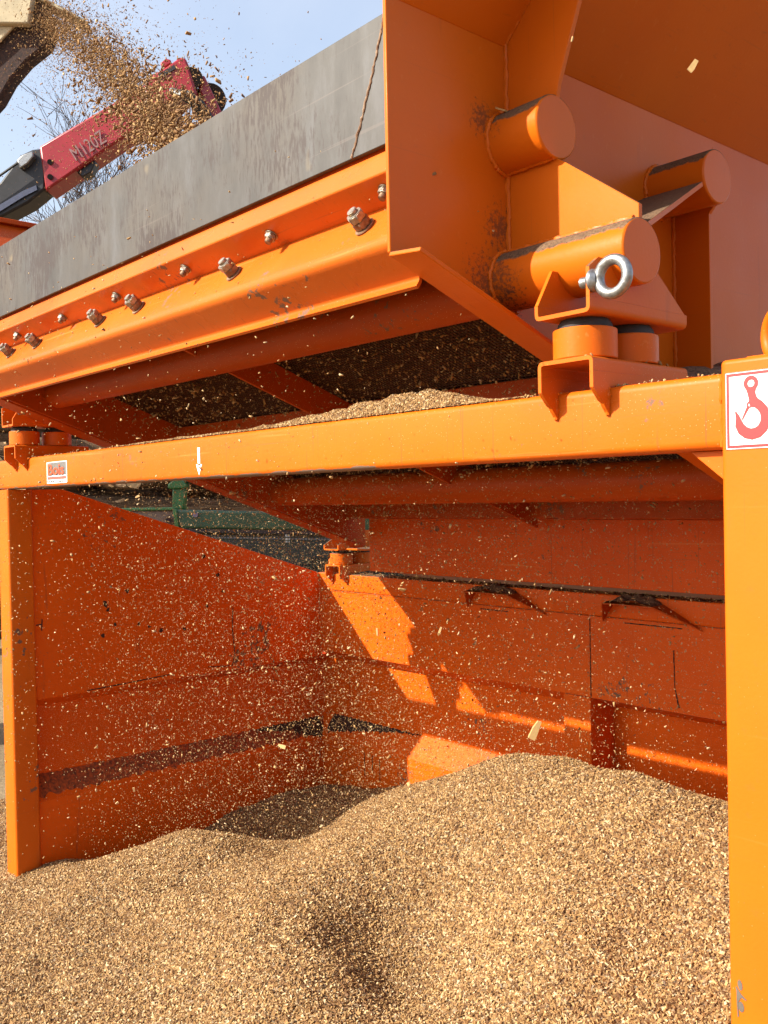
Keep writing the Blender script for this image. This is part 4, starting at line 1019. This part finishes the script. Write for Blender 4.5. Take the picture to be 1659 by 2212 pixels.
for k in range(int((880 - 384) / cpx)):
    x = 384 + k * cpx; gw.tube(P3(x, 1150, DG + 0.05), P3(x + 4, 1420, DG + 0.05), 0.0035, n=4, caps=False)
for k in range(int((1420 - 1150) / cpx)):
    y = 1150 + k * cpx; gw.tube(P3(384, y, DG + 0.055), P3(880, y + 8, DG + 0.055), 0.0035, n=4, caps=False)
tag(obj('mesh_guard', gw, 'gwire', gm, smooth=0), kind='stuff')
ib = P3(630, 1300, DG + 0.9)
obj('inner_body', flatpoly([(330, 1160), (900, 1170), (900, 1560), (330, 1560)], DG + 0.7, 0.5), 'dark', gm)
obj('lower_body', flatpoly([(384, 1421), (884, 1424), (884, 1562), (384, 1562)], DG, 0.9), 'green', gm, 0.01)
obj('white_plate', flatpoly([(600, 1143), (640, 1145), (640, 1150), (625, 1152), (625, 1172), (614, 1172), (614, 1151), (600, 1149)], DG + 0.5, 0.02), 'white', gm)

# stacked logs
LD = 10.5
log_me = []
for k in range(5):
    b = MB(); n = 14; m = 9; rd = random.Random(k)
    for i in range(m):
        u = -0.5 + i / (m - 1); cx, cy = 0.35 * math.sin(i * 0.9 + k) * 0.12, 0.3 * math.cos(i * 0.7 + k) * 0.12
        for j in range(n):
            a = 2 * math.pi * j / n; r = (1 - 0.22 * (u + 0.5)) * (1 + 0.09 * rd.uniform(-1, 1))
            b.v.append((u, (cx + r * math.cos(a)), (cy + r * math.sin(a))))
    b.f = [(i * n + j, i * n + (j + 1) % n, (i + 1) * n + (j + 1) % n, (i + 1) * n + j) for i in range(m - 1) for j in range(n)]
    bark = make_mesh('log', b, 'bark', 60)
    c0 = MB(); c0.add(b.v[:n], [tuple(range(n))]); c1 = MB(); c1.add(b.v[-n:], [tuple(range(n))])
    for c in (c0, c1):
        dx = -0.0012 if c is c0 else 0.0012
        c.v = [(x + dx, y * 0.93, z * 0.93) for x, y, z in c.v]
    log_me.append((bark, make_mesh('cut_end', c0, 'cut', 0), make_mesh('cut_end', c1, 'cut', 0)))
rr = random.Random(17)
for row in range(19 + 14):
    back = row >= 19; rowz = row if not back else row - 19 + 4.5
    u = -6.2 + rr.uniform(0, 0.8)
    while u < 1.6:
        ln_ = rr.uniform(1.3, 2.6); r = rr.uniform(0.070, 0.135)
        dirv = r0 * math.cos(a := (rr.uniform(-0.4, 0.4) if rr.random() < 0.6 else rr.choice((-1, 1)) * rr.uniform(0.8, 1.35))) + hv * math.sin(a) + upv * rr.uniform(-0.07, 0.07)
        p = hv * (LD + rr.uniform(-0.15, 0.30) + (0.55 if back else 0)) + r0 * (u + ln_ / 2) + upv * (-1.38 + rowz * 0.165)
        bark, e0, e1 = log_me[rr.randrange(5)]
        q = Vector((1, 0, 0)).rotation_difference(Vector(dirv)) @ Matrix.Rotation(rr.uniform(0, 6.28), 3, 'X').to_quaternion()
        o = inst('log', bark, p, q, None, (ln_, r, r))
        for e_ in (e0, e1):
            c = bpy.data.objects.new('cut_end', e_); COL.objects.link(c); c.parent = o
        tag(o, 'rough brown log lying in the stack behind the green machine', 'log', 'logs stacked behind the machines')
        u += max(0.3, ln_ * abs(math.cos(a)) * rr.uniform(0.85, 1.0))

# bare tree
tp = P3(150, 800, 24.0)
tree = empty('bare_tree', (tp[0], tp[1], -1.5))
tag(tree, 'leafless tree with fine twigs rising behind the grey plate under the crane arm', 'tree')
trunk = MB(); crown = MB(); rt = random.Random(5)
def grow(p, d, length, r, lvl):
    pts = [p]; rs = [r]; q = d.normalized(); m = 5
    for k in range(m):
        q = (q + Vector((rt.uniform(-1, 1), rt.uniform(-1, 1), rt.uniform(-0.5, 0.9))) * 0.17).normalized()
        pts.append(pts[-1] + q * length / m); rs.append(r * (1 - 0.55 * (k + 1) / m))
    (trunk if lvl == 0 else crown).path(pts, rs, 7 if lvl < 2 else 3, 0, 0, lvl < 2)
    if lvl >= 5: return
    nk = (7, 6, 5, 5, 4)[lvl]
    for k in range(nk):
        i = rt.randint(2 if lvl == 0 else 1, m)
        dd = (q + Vector((rt.uniform(-1, 1), rt.uniform(-1, 1), rt.uniform(-0.3, 0.8))) * 0.85).normalized()
        grow(pts[i], dd, length * rt.uniform(0.5, 0.72), max(0.008, rs[i] * rt.uniform(0.5, 0.68)), lvl + 1)
grow(Vector((tp[0], tp[1], -1.5)), Vector((0.0, 0, 1)), 4.6, 0.17, 0)
obj('trunk', trunk, 'branch', tree); obj('crown', crown, 'branch', tree, smooth=0)
